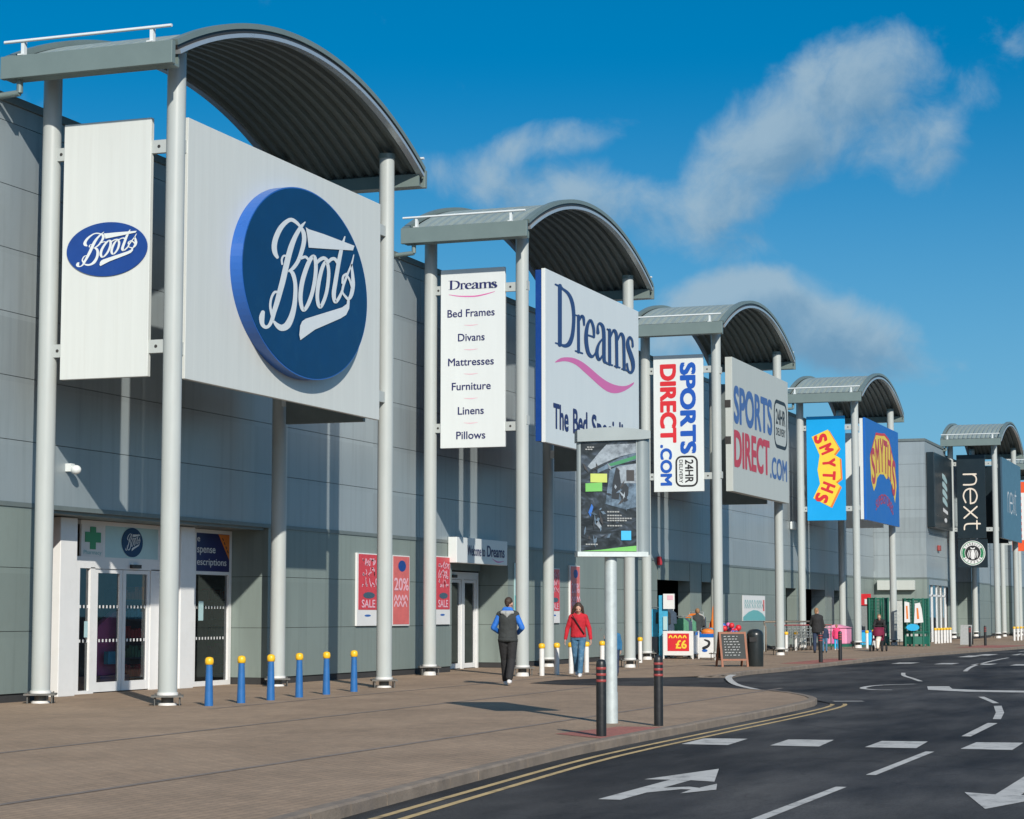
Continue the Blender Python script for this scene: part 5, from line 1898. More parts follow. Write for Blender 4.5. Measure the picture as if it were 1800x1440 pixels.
# 6 cut by the frame
X0.append(138.2)
t, fr, W_, H_ = side_board(5, 'orange red board with white middle at the right edge of the photo', 'orangered', 5.45, 9.85, yoff=-2.8, yb=1.76)
MB().fbox(fr, .0, W_, .7, 3.7, .002, .006).build('white_band', 'posterwhite', t)
mb = MB()
for k in range(7):
    mb.fbox(fr, .10, .62, .85+k*.4, 1.05+k*.4, .008, .012)
mb.build('red_bars', 'orangered', t)


# ================================================================== BOLLARDS
def make_bollard(name, label, m_body, group, r=.058, h=.78, rt=.05):
    t = thing(name, label, 'bollard', (0, 0, 0), group)
    MB().lathe([(r, 0), (r, .01), (rt, h-.13), (rt, h-.125)], 16).build('post', m_body, t, auto=50)
    MB().lathe([(rt+.004, h-.125), (rt+.012, h-.12), (rt+.020, h-.08), (rt+.016, h-.035), (rt+.002, h-.012), (.02, h), (.002, h+.001)], 16).build('cap', 'bollyel', t, auto=50)
    return t


bl = [(31.05, 16.49), (32.23, 16.51), (33.46, 16.57), (34.76, 16.65), (36.15, 16.76), (37.64, 16.87)]
blab = ['first and nearest blue bollard with yellow cap beside the left canopy pole', 'second blue bollard with yellow cap counting from the left pole',
        'blue bollard with yellow cap in front of the rear canopy pole', 'fourth blue bollard with yellow cap from the left pole', 'fifth blue bollard with yellow cap, one before the last', 'last blue bollard with yellow cap nearest the right canopy pole']
b0 = make_bollard('bollard', blab[0], 'bollblue', 'blue bollards with yellow caps', .072, .79, .052)
b0.location = (*bl[0], 0)
for p, lb in zip(bl[1:], blab[1:]):
    dup(b0, (*p, 0), lb)
wl_ = [(48.83, 16.93), (49.87, 16.9), (50.93, 16.88), (52.06, 16.84), (53.9, 17.0), (62.83, 18.6)]
wlab = ['white bollard with yellow cap right behind the man, leftmost of its row', 'white bollard with yellow cap second right of the man', 'white bollard with yellow cap left of the woman in red',
        'white bollard half hidden behind the legs of the woman in red', 'white bollard with yellow cap beside the child in blue', 'white bollard with yellow cap behind the galvanised post']
w0 = make_bollard('bollard', wlab[0], 'bollwhite', 'white bollards with yellow caps', .062, .78, .062)
w0.location = (*wl_[0], 0)
more = [(83.6, 18.7, 'white bollard with yellow cap right of the rubbish bin'), (85.6, 18.75, 'white bollard with yellow cap left of the trolleys'),
        (91.8, 17.0, 'white bollard with yellow cap left of the pushchair'), (93.4, 16.9, 'white bollard with yellow cap behind the pushchair wheels'), (95.0, 17.3, 'white bollard with yellow cap right of the pushchair')]
for (p, lb) in zip(wl_[1:], wlab[1:]):
    dup(w0, (*p, 0), lb)
for (x, y, lb) in more:
    dup(w0, (x, y, 0), lb)
for k in range(6):
    dup(w0, (108.0+k*.8, 16.55-.03*k, 0), 'white bollard with yellow cap in the far cluster before the glass shopfront', group='far white bollards before the glass shopfront')
for k in range(6):
    dup(w0, (121.0+k*1.1, 14.2-.06*k, 0), 'white bollard with yellow cap in the farthest cluster under the dark boards', group='farthest white bollards under the dark boards')


def make_black(label):
    t = thing('bollard', label, 'bollard', (0, 0, 0), 'black bollards with red bands')
    MB().lathe([(.062, 0), (.062, .86), (.058, .90), (.045, .925), (.02, .935), (.002, .936)], 20).build('post', 'bollblack', t, auto=50)
    for z in (.66, .735, .81):
        MB().lathe([(.0625, z), (.0645, z+.004), (.0645, z+.026), (.0625, z+.03)], 20).build('red_band', 'bollred', t, auto=50)
    return t


k0 = make_black('nearest black bollard with three red bands, left of the galvanised post')
k0.location = (25.0, 7.90, 0)
for (x, y, lb) in ((27.6, 7.92, 'black bollard with three red bands right of the galvanised post'),
                   (64.9, 13.45, 'black bollard with red bands in front of the person in dark coat'), (68.2, 13.5, 'black bollard with red bands in front of the pink playhouse'),
                   (98.2, 13.5, 'distant black bollard left of its pair near the glass shopfront'), (101.9, 13.3, 'most distant black bollard, right of its pair')):
    dup(k0, (x, y, 0), lb)

# ================================================================== ADVERTISING SIGN ON POST
AX, AY = 28.05, 8.72
t = thing('advertising_sign', 'silver framed advertising panel with dark poster on a galvanised post', 'advertising sign', (AX, AY, 0), rz=0)
ang = math.atan2(8.18-9.06, 28.05-27.62)
ca, sa = math.cos(ang), math.sin(ang)


def AP(a, b, z):      # a along the face, b towards the back
    return (AX+a*ca-b*sa, AY+a*sa+b*ca, z)


post = MB()
post.cyl((AX, AY, 0), (AX, AY, 2.32), .084, .084, 24)
post.build('post', 'galv', t, auto=40)
MB().cyl((AX, AY, 0), (AX, AY, .42), .090, .090, 24).build('post_sleeve', 'galv', t, auto=40)
FA = Frame(AP(0, -.13, 0), (ca, sa, 0), (0, 0, 1))
cs = MB()


def abox(mb, a0, a1, b0, b1, z0, z1):
    ps = [AP(a, b, z) for z in (z0, z1) for a, b in ((a0, b0), (a1, b0), (a1, b1), (a0, b1))]
    mb.add(ps, [(3, 2, 1, 0), (4, 5, 6, 7), (0, 1, 5, 4), (1, 2, 6, 5), (2, 3, 7, 6), (3, 0, 4, 7)])


abox(cs, -.44, .36, -.10, .10, 2.34, 3.92)
cs.build('lightbox', 'adgrey', t)
# rounded side posts
sp = MB()
for a, r in ((.43, .12),):
    sp.cyl(AP(a, 0, 2.30), AP(a, 0, 3.90), r, r, 20)
for a, r in ((-.44, .04),):
    sp.cyl(AP(a, -.06, 2.30), AP(a, -.06, 3.85), r, r, 14)
sp.build('side_column', 'adgrey', t, auto=40)
tb = MB()
n = 10
prof_t = [(-.48+1.02*i/n, 3.985+.065*math.sin(PI*(.10+.80*i/n))) for i in range(n+1)]
low = [(.43, 3.84), (-.52, 3.80)]
tb.fpoly(FA, [(-.48, 3.845), (.40, 3.885)]+[(.54, 3.90)]+prof_t[::-1], -.26, .03)
tb.build('top_rail', 'adgrey', t)
bb = MB()
abox(bb, -.48, .50, -.16, .14, 2.27, 2.335)
bb.build('bottom_rail', 'galv', t)
pf = FA
PW = MB().fpoly(pf, [(-.425, 2.345), (.345, 2.345), (.345, 3.875), (-.425, 3.84)], -.028, -.022).build('poster', 'photo', t)


def pp(pts, d, m_, nm):
    MB().fpoly(pf, [(-.425+u*.77, 2.345+v*1.51) for u, v in pts], d).build(nm, m_, PW)


pp([(.12, .77), (.34, .905), (.46, .97), (.995, .985), (.995, .90), (.7, .865), (.4, .80), (.18, .745)], -.018, 'inkl', 'poster_arc')
pp([(.995, .90), (.995, .83), (.75, .80), (.45, .745), (.3, .71), (.3, .745), (.55, .815), (.8, .87)], -.015, 'inkb', 'poster_arc')
pp([(.5, .77), (.75, .80), (.995, .845), (.995, .875), (.75, .835), (.48, .79)], -.013, 'sbgreen', 'poster_stripe')
pp([(.44, .43), (.52, .74), (.68, .78), (.995, .80), (.995, .40), (.8, .38)], -.016, 'inkb', 'poster_scene')
pp([(.66, .62), (.995, .62), (.995, .80), (.66, .77)], -.013, 'inkl', 'poster_scene')
pp([(.55, .48), (.57, .62), (.63, .76), (.69, .74), (.72, .62), (.68, .47)], -.011, 'inkg', 'poster_scene')
pp([(.70, .52), (.74, .60), (.80, .62), (.86, .58), (.84, .46), (.75, .44)], -.010, 'inkg', 'poster_scene')
pp([(.82, .64), (.96, .64), (.96, .74), (.82, .74)], -.010, 'black', 'poster_scene')
pp([(.17, .625), (.47, .625), (.47, .705), (.17, .705)], -.010, 'tagy', 'poster_tag')
pp([(.08, .54), (.38, .545), (.38, .625), (.08, .615)], -.008, 'tagg', 'poster_tag')
pp([(.13, .35), (.19, .43), (.22, .40), (.17, .31)], -.010, 'midblue', 'poster_spot')
pp([(.27, .24), (.31, .28), (.37, .22), (.34, .20)], -.010, 'inkl', 'poster_spot')
pp([(.72, .10), (.90, .10), (.90, .185), (.72, .185)], -.008, 'toycyan', 'poster_badge')
pp([(.0, .0), (.995, .0), (.995, .05), (.7, .035), (.35, .012)], -.010, 'tagg', 'poster_strip')
rng = random.Random(8)
for k in range(46):
    u, v = rng.uniform(.05, .93), rng.uniform(.08, .78)
    if (.44 < u and .2 < v < .37) or (u < .5 and .5 < v < .73) or (u > .66 and v < .22):
        continue
    a, l_, w_ = rng.uniform(0, PI), rng.uniform(.02, .075), rng.uniform(.006, .02)
    ca_, sa_ = math.cos(a), math.sin(a)
    q = [(u+ca_*l_-sa_*w_*.3, v+sa_*l_), (u-sa_*w_, v+ca_*w_), (u-ca_*l_, v-sa_*l_*.8), (u+sa_*w_*1.4, v-ca_*w_)]
    pp(q, -.0075+.00003*k, rng.choice(['inkg', 'black', 'inkb', 'inkb', 'inkl'] if v > .42 else ['inkg', 'black', 'inkb', 'inkb', 'black']), 'poster_highlight')
for (u0, u1, v) in ((.47, .66, .352), (.47, .74, .318), (.47, .88, .292), (.47, .80, .272), (.47, .58, .225), (.61, .74, .225), (.08, .30, .055), (.08, .18, .92), (.11, .22, .94)):
    mb = MB()
    k = u0
    while k < u1:
        mb.fpoly(pf, [(-.425+k*.77, 2.345+v*1.51), (-.425+(k+.035)*.77, 2.345+v*1.51), (-.425+(k+.035)*.77, 2.345+(v+.012)*1.51), (-.425+k*.77, 2.345+(v+.012)*1.51)], -.006)
        k += .045
    mb.build('poster_small_print', 'cgrey', PW)

# ================================================================== STREET THINGS BY THE SPORTS SHOP
t = thing('chalkboard_sign', 'wooden framed A-board with chalk writing left of the rubbish bin', 'A-board', (59.0, 14.95, 0), rz=0)
A0 = Vector((58.85, 15.12, 0))
A1 = Vector((59.32, 14.45, 0))
dirv = (A1-A0).normalized()
bk = Vector((-dirv.y, dirv.x, 0))*-1
if bk.x < 0:
    bk = -bk
for side in (0, 1):
    sgn = -1 if side == 0 else 1
    def ab(a, z, off=0.0):
        k = (1-z/.98)*.22+.012+off
        return A0+dirv*a+bk*(sgn*k)+Vector((0, 0, z))
    L_ = (A1-A0).length
    fw = MB()
    for (a0, a1, z0, z1) in ((0, .06, 0, .98), (L_-.06, L_, 0, .98), (.06, L_-.06, .92, .98), (.06, L_-.06, .17, .22)):
        ps = [ab(a, z, o) for o in (0, .025) for a, z in ((a0, z0), (a1, z0), (a1, z1), (a0, z1))]
        fw.add(ps, [(3, 2, 1, 0), (4, 5, 6, 7), (0, 1, 5, 4), (1, 2, 6, 5), (2, 3, 7, 6), (3, 0, 4, 7)])
    fobj = fw.build('board_frame', 'wood', t)
    ps = [ab(a, z, o) for o in (.006, .018) for a, z in ((.061, .221), (L_-.061, .221), (L_-.061, .919), (.061, .919))]
    MB().add(ps, [(3, 2, 1, 0), (4, 5, 6, 7), (0, 1, 5, 4), (1, 2, 6, 5), (2, 3, 7, 6), (3, 0, 4, 7)]).build('chalkboard', 'chalk', fobj)
    if side == 0:
        mb = MB()
        rng = random.Random(5)
        for row in range(8):
            z = .84-row*.075
            a = .14
            while a < L_-.25:
                w = rng.uniform(.03, .09)
                ps = [ab(a, z, .0205), ab(a+w, z+.004, .0205), ab(a+w, z+.022, .0205), ab(a, z+.02, .0205)]
                mb.add(ps, [(0, 1, 2, 3)])
                a += w+rng.uniform(.02, .06)
        mb.build('chalk_writing', 'chalkw', fobj)

t = thing('litter_bin', 'tall black cylindrical litter bin with domed top beside the chalkboard', 'litter bin', (59.45, 14.2, 0))
MB().lathe([(.225, 0), (.23, .03), (.235, .86), (.232, .90)], 28, (59.45, 14.2, 0)).build('body', 'bin', t, auto=50)
MB().lathe([(.238, .865), (.238, .905), (.21, .98), (.15, 1.03), (.08, 1.055), (.003, 1.06)], 28, (59.45, 14.2, 0)).build('domed_lid', 'bin', t, auto=60)
MB().box(59.20, 59.24, 14.1, 14.3, .70, .83).build('slot', 'plinth', t)


def crate_poster():
    t = thing('dump_bin', 'white wire dump bin with a red and yellow price poster before the sports shop', 'display bin', (68.6, 19.0, 0))
    x0, x1, y0, y1 = 68.45, 69.2, 18.45, 19.45
    mb = MB()
    for (x, y) in ((x0, y0), (x1, y0), (x0, y1), (x1, y1)):
        mb.box(x-.02, x+.02, y-.02, y+.02, 0, .92)
    for z in (.18, .9):
        mb.box(x0, x1, y0-.012, y0+.012, z-.015, z+.015)
        mb.box(x0, x1, y1-.012, y1+.012, z-.015, z+.015)
        mb.box(x0-.012, x0+.012, y0, y1, z-.015, z+.015)
        mb.box(x1-.012, x1+.012, y0, y1, z-.015, z+.015)
    mb.build('wire_frame', 'bollwhite', t)
    MB().box(x0+.03, x1-.03, y0+.03, y1-.03, .2, .78).build('inner_layer', 'posterwhite', t)
    for y in (y0+.15, y1-.15):
        MB().box(x0+.06, x0+.12, y-.04, y+.04, .0, .12).build('caster', 'rubber', t)
    fr = FX(x0-.026, y1, 0)
    pn = MB().fbox(fr, .0, 1.0, .12, .92, -.01, .002).build('front_panel', 'posterwhite', t)
    pp_ = MB().fbox(fr, .14, .88, .26, .84, .004, .008).build('price_poster', 'sdred', pn)
    tx = Words()
    put_text(tx, fr, "£6", .42, .80, .34, .62, .010, .03)
    for k in range(4):
        vs, fs = stroke2d([(.20+k*.16, .70, .04), (.25+k*.16, .77, .04), (.30+k*.16, .70, .04)])
        tx.add([fr.p(a, b, .010) for a, b in vs], fs)
    tx.build('price_lettering', 'yellow', pp_)
    bm_ = MB()
    rng = random.Random(11)
    for k in range(9):
        bm_.ball((rng.uniform(x0+.12, x1-.12), y0+.1+k*.1, .84), .10, .10, .09, 10, 6)
    bm_.build('folded_goods', 'garm3', t, smooth=True)
    t2 = thing('cardboard_bin', 'white and blue display box beside the red price poster', 'display box', (69.8, 18.3, 0))
    MB().bevbox(69.6, 70.1, 18.0, 18.55, .02, .82, .01).build('box', 'posterwhite', t2)
    fr = FX(69.598, 18.55, 0)
    MB().fbox(fr, 0, .55, .70, .82, .002, .006).build('blue_band', 'midblue', t2)
    vs, fs = stroke2d([(.20, .62, .05), (.35, .55, .08), (.32, .42, .09), (.16, .34, .1)])
    MB().add([fr.p(a, b, .003) for a, b in vs], fs).build('black_swirl', 'black', t2)
    MB().fpoly(fr, ellipse(.2, .26, .1, .05, 12), .003).build('blue_spot', 'rim', t2)
    MB().ball((69.85, 18.3, .88), .26, .24, .12, 12, 6).build('orange_goods', 'orange', t2, smooth=True)


crate_poster()


def garment(mb, x, y, z, h, w):
    """coat on a hanger, seen flat on: shoulders, sleeves, hem"""
    fr = FX(x, y, z)
    out = [(-w/2, -h*.18), (-w*.20, -.02), (-w*.08, .0), (w*.08, .0), (w*.20, -.02), (w/2, -h*.18), (w*.52, -h*.62), (w*.36, -h*.62), (w*.33, -h*.25), (w*.36, -h), (-w*.36, -h), (-w*.33, -h*.25), (-w*.36, -h*.62), (-w*.52, -h*.62)]
    mb.fpoly(fr, out, -.06, .06)


def rail(x, y0, y1, h, label, mats, hh):
    t = thing('clothes_rail', label, 'clothes rail', (x, (y0+y1)/2, 0), 'clothes rails outside the sports shop')
    mb = MB()
    for y in (y0, y1):
        mb.cyl((x, y, 0.04), (x, y, h), .018, .018, 8)
        mb.box(x-.28, x+.28, y-.02, y+.02, .02, .05)
    mb.cyl((x, y0, h), (x, y1, h), .018, .018, 8)
    mb.build('rail_frame', 'wire', t)
    n_ = len(mats)
    for k, m_ in enumerate(mats):
        g = MB()
        yy = y0+.15+(y1-y0-.3)*k/max(1, n_-1)
        garment(g, x+random.uniform(-.12, .12), yy, h-.05, hh*random.uniform(.85, 1.05), .5)
        g.build('hanging_garment', m_, t)
    return t


rail(69.3, 19.35, 20.15, 1.70, 'rail of dark jackets beside the left opening post of the sports shop', ['garm4', 'ccharc', 'garm4', 'garm1'], .9)
rail(70.2, 18.95, 19.6, 1.40, 'rail of green and grey garments in front of the dark opening', ['garm2', 'garm4', 'garm2', 'ccharc', 'garm3'], .85)
rail(71.6, 19.0, 19.55, 1.15, 'low rail of black and blue garments behind the white crate', ['ccharc', 'cblue', 'ddenim', 'ccharc'], .8)
rail(73.4, 19.4, 19.9, 1.55, 'rail with pale, grey and orange garments before the lit wall pier', ['garm3', 'orange', 'cgrey', 'orange'], .8)
t = thing('banner_stand', 'tall bright blue banner stand with white and pink poster on top at the sports shop', 'banner', (68.7, 19.5, 0))
MB().box(68.6, 68.9, 19.3, 19.75, 0, .06).build('foot', 'bolt', t)
MB().box(68.7, 68.74, 19.38, 19.68, .06, 2.1).build('blue_sheet', 'garm1', t)
MB().box(68.6, 68.66, 19.12, 19.5, 1.65, 2.15).build('top_poster', 'posterwhite', t)
MB().box(68.59, 68.599, 19.16, 19.36, 1.95, 2.1).build('poster_patch', 'palepink', t)
MB().box(68.65, 68.69, 19.38, 19.52, .95, 1.4).build('white_flash', 'paleteal', t)
t = thing('display_crate', 'low white plastic crate on legs on the pavement before the sports shop', 'crate', (70.3, 18.8, 0))
MB().bevbox(70.0, 70.6, 18.5, 18.98, .20, .46, .02).build('crate_body', 'greypanel', t)
for (x, y) in ((70.05, 18.54), (70.55, 18.54), (70.05, 18.94), (70.55, 18.94)):
    MB().box(x-.03, x+.03, y-.03, y+.03, 0, .205).build('leg', 'greypanel', t)
rng = random.Random(21)
balls = [(74.6, 16.75, .14, 'toypink', 'pink'), (74.6, 16.62, .42, 'sdred', 'red'), (74.2, 16.95, .17, 'tagy', 'lime yellow'), (74.9, 16.9, .66, 'orange', 'orange'), (74.8, 16.6, .70, 'toypink', 'pale pink')]
t = thing('ball_cage', 'wire cage of bright pink, red and yellow balls left of the chalkboard', 'ball cage', (71.2, 18.6, 0))
mb = MB()
for (x, y) in ((70.95, 18.40), (71.55, 18.40), (70.95, 18.82), (71.55, 18.82)):
    mb.cyl((x, y, 0), (x, y, 1.0), .012, .012, 6)
for z in (.02, .35, .68, 1.0):
    mb.path([(70.95, 18.40, z), (71.55, 18.40, z), (71.55, 18.82, z), (70.95, 18.82, z), (70.95, 18.40, z)], .008, 6)
mb.build('wire_cage', 'wire', t)
cols = ['toypink', 'sdred', 'tagy', 'orange', 'black', 'toycyan']
for z in (.13, .40, .66, .90):
    for (x, y) in ((71.1, 18.53), (71.1, 18.68), (71.1, 18.70), (71.3, 18.56), (71.4, 18.66)):
        mbb = MB().ball((x+rng.uniform(-.03, .03), y+rng.uniform(-.02, .02), z), .118, None, None, 12, 8)
        tag(mbb.build('ball', rng.choice(cols), smooth=True), 'bright plastic ball in the wire cage left of the chalkboard', 'ball', 'balls in the wire cage')
t = thing('bodyboard_rack', 'upright orange bodyboards beside the dark shop window behind the ball cage', 'bodyboards', (72.6, 18.8, 0))
for k, (y, h) in enumerate(((18.72, 1.7), (18.86, 1.35), (19.0, 1.0))):
    fr = FX(72.6+.12*k, y+.15, .25 if k == 0 else .0)
    MB().fpoly(fr, [(0, 0), (.20, 0), (.22, h*.6), (.18, h*.85), (.10, h), (.02, h*.85), (-.02, h*.6)], -.05, 0).build('board', ['orange', 'orangered', 'sdred'][k], t)
MB().box(72.55, 73.0, 18.62, 19.2, 0, .25).build('rack_base', 'bolt', t)
t = thing('flower_planter', 'small planter with pink, red and blue flowers just above the chalkboard', 'planter', (76.0, 19.1, 0))
MB().lathe([(.22, 0), (.30, .5), (.32, .52), (.28, .52)], 18, (76.0, 19.15, 0)).build('tub', 'bolt', t, auto=50)
for k in range(3):
    f_ = MB()
    for j in range(14):
        f_.ball((76.0+rng.uniform(-.3, .3), 19.15+rng.uniform(-.35, .35), .95+rng.uniform(-.35, .2)), rng.uniform(.06, .12), None, None, 8, 5)
    f_.build('blooms', ['pink', 'sdred', 'rim'][k], t, smooth=True)
f_ = MB()
for j in range(60):
    c = Vector((76.0+rng.uniform(-.3, .3), 19.15+rng.uniform(-.42, .42), .55+rng.uniform(0, .3)))
    a = Vector((rng.uniform(-1, 1), rng.uniform(-1, 1), rng.uniform(-1, 1))).normalized()*.09
    b = a.cross(Vector((.3, .5, .8))).normalized()*.04
    f_.add([c-a, c+b, c+a, c-b], [(0, 1, 2, 3)])
f_.build('foliage', 'ggreen', t)

# shopping trolleys nested in a row, with a guard rail
def make_trolley(label):
    t = thing('shopping_trolley', label, 'trolley', (0, 0, 0), 'nested shopping trolleys')
    mb = MB()
    # basket of wires (front at +y)
    def lerp(a, b, k):
        return a+(b-a)*k
    X0_, X1_ = -.26, .26
    for k in range(9):
        s = k/8
        for (za, zb) in ((.52, 1.0),):
            y_low = lerp(-.34, .36, s)
            y_top = lerp(-.45, .45, s)
            for x in (X0_, X1_):
                mb.cyl((x*.85, y_low, za), (x, y_top, zb), .0075, .0075, 5)
    for z in (.52, .64, .76, .88, 1.0):
        s = (z-.52)/.48
        xw = lerp(.22, .26, s)
        ya, yb = lerp(-.34, -.45, s), lerp(.36, .45, s)
        mb.path([(-xw, ya, z), (xw, ya, z), (xw, yb, z), (-xw, yb, z), (-xw, ya, z)], .010, 5)
    for k in range(6):
        x = -.20+.08*k
        mb.cyl((x, -.34, .52), (x, .36, .52), .0075, .0075, 5)
        mb.cyl((x, .36, .52), (x*1.15, .45, 1.0), .0075, .0075, 5)
    mb.build('basket', 'wire', t)
    mb = MB()
    for x in (-.25, .25):
        mb.path([(x, -.50, 1.02), (x, -.42, .50), (x, -.40, .18), (x, .40, .16)], .014, 6)
    mb.build('chassis', 'wire', t)
    MB().cyl((-.28, -.50, 1.03), (.28, -.50, 1.03), .018, .018, 8).build('handle', 'bollred', t)
    for x in (-.24, .24):
        for y in (-.36, .38):
            MB().cyl((x-.018, y, .065), (x+.018, y, .065), .065, .065, 12).build('wheel', 'rubber', t)
    return t


tr = make_trolley('shopping trolley in the nested row right of the litter bin, nearest end')
tr.location = (84.6, 19.1, 0)
tr.rotation_euler = (0, 0, R(-90+12))
for k in range(1, 11):
    dup(tr, (84.6+k*.42, 19.1-k*.09, 0), 'shopping trolley nested in the row between the litter bin and the dark coated person', rz=R(-90+12))
t = thing('trolley_rail', 'low curved guard rail with rusty top around the nested trolleys', 'guard rail', (83, 19.5, 0))
MB().path([(82.2, 19.2, 0), (82.2, 19.2, .95), (82.4, 19.3, 1.1), (83.2, 19.5, 1.17), (90.2, 18.6, 1.16)], .035, 8).build('top_rail', 'kerb', t, auto=40)
mb = MB()
for k in range(4):
    mb.cyl((83.2+k*2.3, 19.5-k*.30, 0), (83.2+k*2.3, 19.5-k*.30, 1.15), .025, .025, 8)
mb.build('upright', 'wire', t)

# toys outside the toy shop
t = thing('playhouse', 'pale pink plastic playhouse box on the pavement behind a black bollard', 'playhouse', (96.5, 19.4, 0))
MB().bevbox(96, 97.2, 18.7, 19.75, .12, .85, .05).build('wall', 'toypink', t)
MB().add([(95.95, 18.65, .851), (97.25, 18.65, .851), (97.25, 19.8, .851), (95.95, 19.8, .851), (95.95, 19.22, 1.0), (97.25, 19.22, 1.0)], [(0, 1, 5, 4), (2, 3, 4, 5), (0, 4, 3), (1, 2, 5), (0, 3, 2, 1)]).build('roof', 'toypink', t)
MB().box(95.9, 97.3, 18.6, 19.85, 0, .12).build('base', 'sgreen', t)
MB().bevbox(95.94, 95.995, 19.05, 19.4, .14, .7, .01).build('door', 'pink', t)
t = thing('toy_box', 'bright cyan toy box standing right of the pink playhouse', 'toy box', (96.5, 17.9, 0))
MB().bevbox(96.2, 96.9, 17.62, 18.16, .08, .66, .03).build('box', 'toycyan', t)
MB().bevbox(96.18, 96.92, 17.6, 18.18, .661, .74, .02).build('lid', 'midblue', t)
MB().box(96.2, 96.9, 17.62, 18.16, 0, .08).build('base', 'sgreen', t)


def mesh_cage(x0, x1, y0, y1, h, label, sheetm=True):
    t = thing('trampoline_cage', label, 'play cage', ((x0+x1)/2, (y0+y1)/2, 0), 'green play cages outside the toy shop')
    mb = MB()
    n_ = 8
    cx, cy, rx, ry = (x0+x1)/2, (y0+y1)/2, (x1-x0)/2, (y1-y0)/2
    ring = [(cx+rx*math.cos(2*PI*i/n_), cy+ry*math.sin(2*PI*i/n_)) for i in range(n_)]
    for (x, y) in ring:
        mb.cyl((x, y, 0), (x, y, h), .05, .05, 8)
    for z in (.6, .66, h*.98):
        mb.path([(*ring[i % n_], z) for i in range(n_+1)], .03, 6)
    mb.build('frame', 'sgreen', t)
    sk = MB()
    for i in range(n_):
        a, b = ring[i], ring[(i+1) % n_]
        sk.add([(a[0], a[1], .1), (b[0], b[1], .1), (b[0], b[1], .45), (a[0], a[1], .45)], [(0, 1, 2, 3)])
    sk.build('skirt', 'sgreen', t)
    nt_ = MB()
    for i in range(n_):
        a, b = Vector((*ring[i], 0)), Vector((*ring[(i+1) % n_], 0))
        for k in range(1, 8):
            p = a.lerp(b, k/8)
            nt_.cyl((p.x, p.y, .66), (p.x, p.y, h*.97), .012, .012, 4)
        for k in range(1, 10):
            z = .66+(h-.7)*k/10
            nt_.cyl((a.x, a.y, z), (b.x, b.y, z), .010, .010, 4)
    nt_.build('net', 'sgreen', t)
    return t


mesh_cage(100.2, 101.5, 17.65, 18.6, 2.25, 'tall green netted play cage behind the pushchair')
mesh_cage(98.1, 99.7, 15.45, 16.6, 2.2, 'tall green netted play cage with a white poster, right of the blue sign pole')
t = thing('display_poster', 'narrow white poster with two striped figures on the green cage', 'poster', (98.0, 16.0, .75))
fr = FX(98.0, 16.42, .75)
MB().fpoly(fr, [(0, .35), (.26, .35), (.24, 1.25), (.02, 1.3)], -.02, 0).fpoly(fr, [(.44, .30), (.86, .35), (.80, .95), (.72, 1.25), (.50, 1.2)], -.02, 0).build('printed_sheet', 'posterwhite', t)
MB().fpoly(fr, ellipse(.38, .12, .3, .16, 14), .0, .01).build('cyan_spot', 'toycyan', t)
MB().fpoly(fr, [(.10, .5), (.18, .5), (.16, 1.1), (.08, 1.1)], .003).fpoly(fr, [(.58, .5), (.68, .5), (.64, 1.0), (.56, 1.0)], .003).build('orange_stripe', 'orange', t)
t = thing('toy_stand', 'tall narrow stand with red and white toys left of the green cage', 'toy stand', (103.5, 19.2, 0))
MB().box(103.3, 103.9, 18.9, 19.5, 0, 2.1).build('stand', 'steel', t)
MB().box(103.24, 103.299, 18.9, 19.45, 1.9, 2.45).build('toy_header', 'sdred', t)
MB().box(103.22, 103.239, 19.0, 19.2, 1.95, 2.2).build('white_patch', 'posterwhite', t)
t = thing('pavement_board', 'small pale folding pavement board near the glass shopfront', 'A-board', (104.9, 14.6, 0))
for sg in (-1, 1):
    ps = [(104.9+sg*.3, 14.3, 0), (104.9+sg*.3, 14.85, 0), (104.9+sg*.02, 14.85, .95), (104.9+sg*.02, 14.3, .95)]
    ps2 = [(x+sg*.03, y, z) for x, y, z in ps]
    MB().add(ps+ps2, [(3, 2, 1, 0), (4, 5, 6, 7), (0, 1, 5, 4), (1, 2, 6, 5), (2, 3, 7, 6), (3, 0, 4, 7)]).build('board_panel', 'cgrey' if sg < 0 else 'black', t)


# ================================================================== PEOPLE
def remesh(mb, name, m, parent, voxel, smooth=4):
    me = bpy.data.meshes.new(name)
    off = Vector((0, 0, 0))
    me.from_pydata([tuple(p) for p in mb.v], [], mb.f)
    bm = bmesh.new()
    bm.from_mesh(me)
    bmesh.ops.recalc_face_normals(bm, faces=bm.faces[:])
    bm.to_mesh(me)
    bm.free()
    o = bpy.data.objects.new(name, me)
    COL.objects.link(o)
    md = o.modifiers.new('Remesh', 'REMESH')
    md.mode = 'VOXEL'
    md.voxel_size = voxel
    md.use_smooth_shade = True
    if smooth:
        sm = o.modifiers.new('Smooth', 'SMOOTH')
        sm.factor = .5
        sm.iterations = smooth
    dg = bpy.context.evaluated_depsgraph_get()
    me2 = bpy.data.meshes.new_from_object(o.evaluated_get(dg))
    me2.name = name
    bpy.data.objects.remove(o)
    bpy.data.meshes.remove(me)
    me2.materials.clear()
    me2.materials.append(M[m])
    for p in me2.polygons:
        p.use_smooth = True
    o = bpy.data.objects.new(name, me2)
    COL.objects.link(o)
    if parent:
        o.parent = parent
    return o


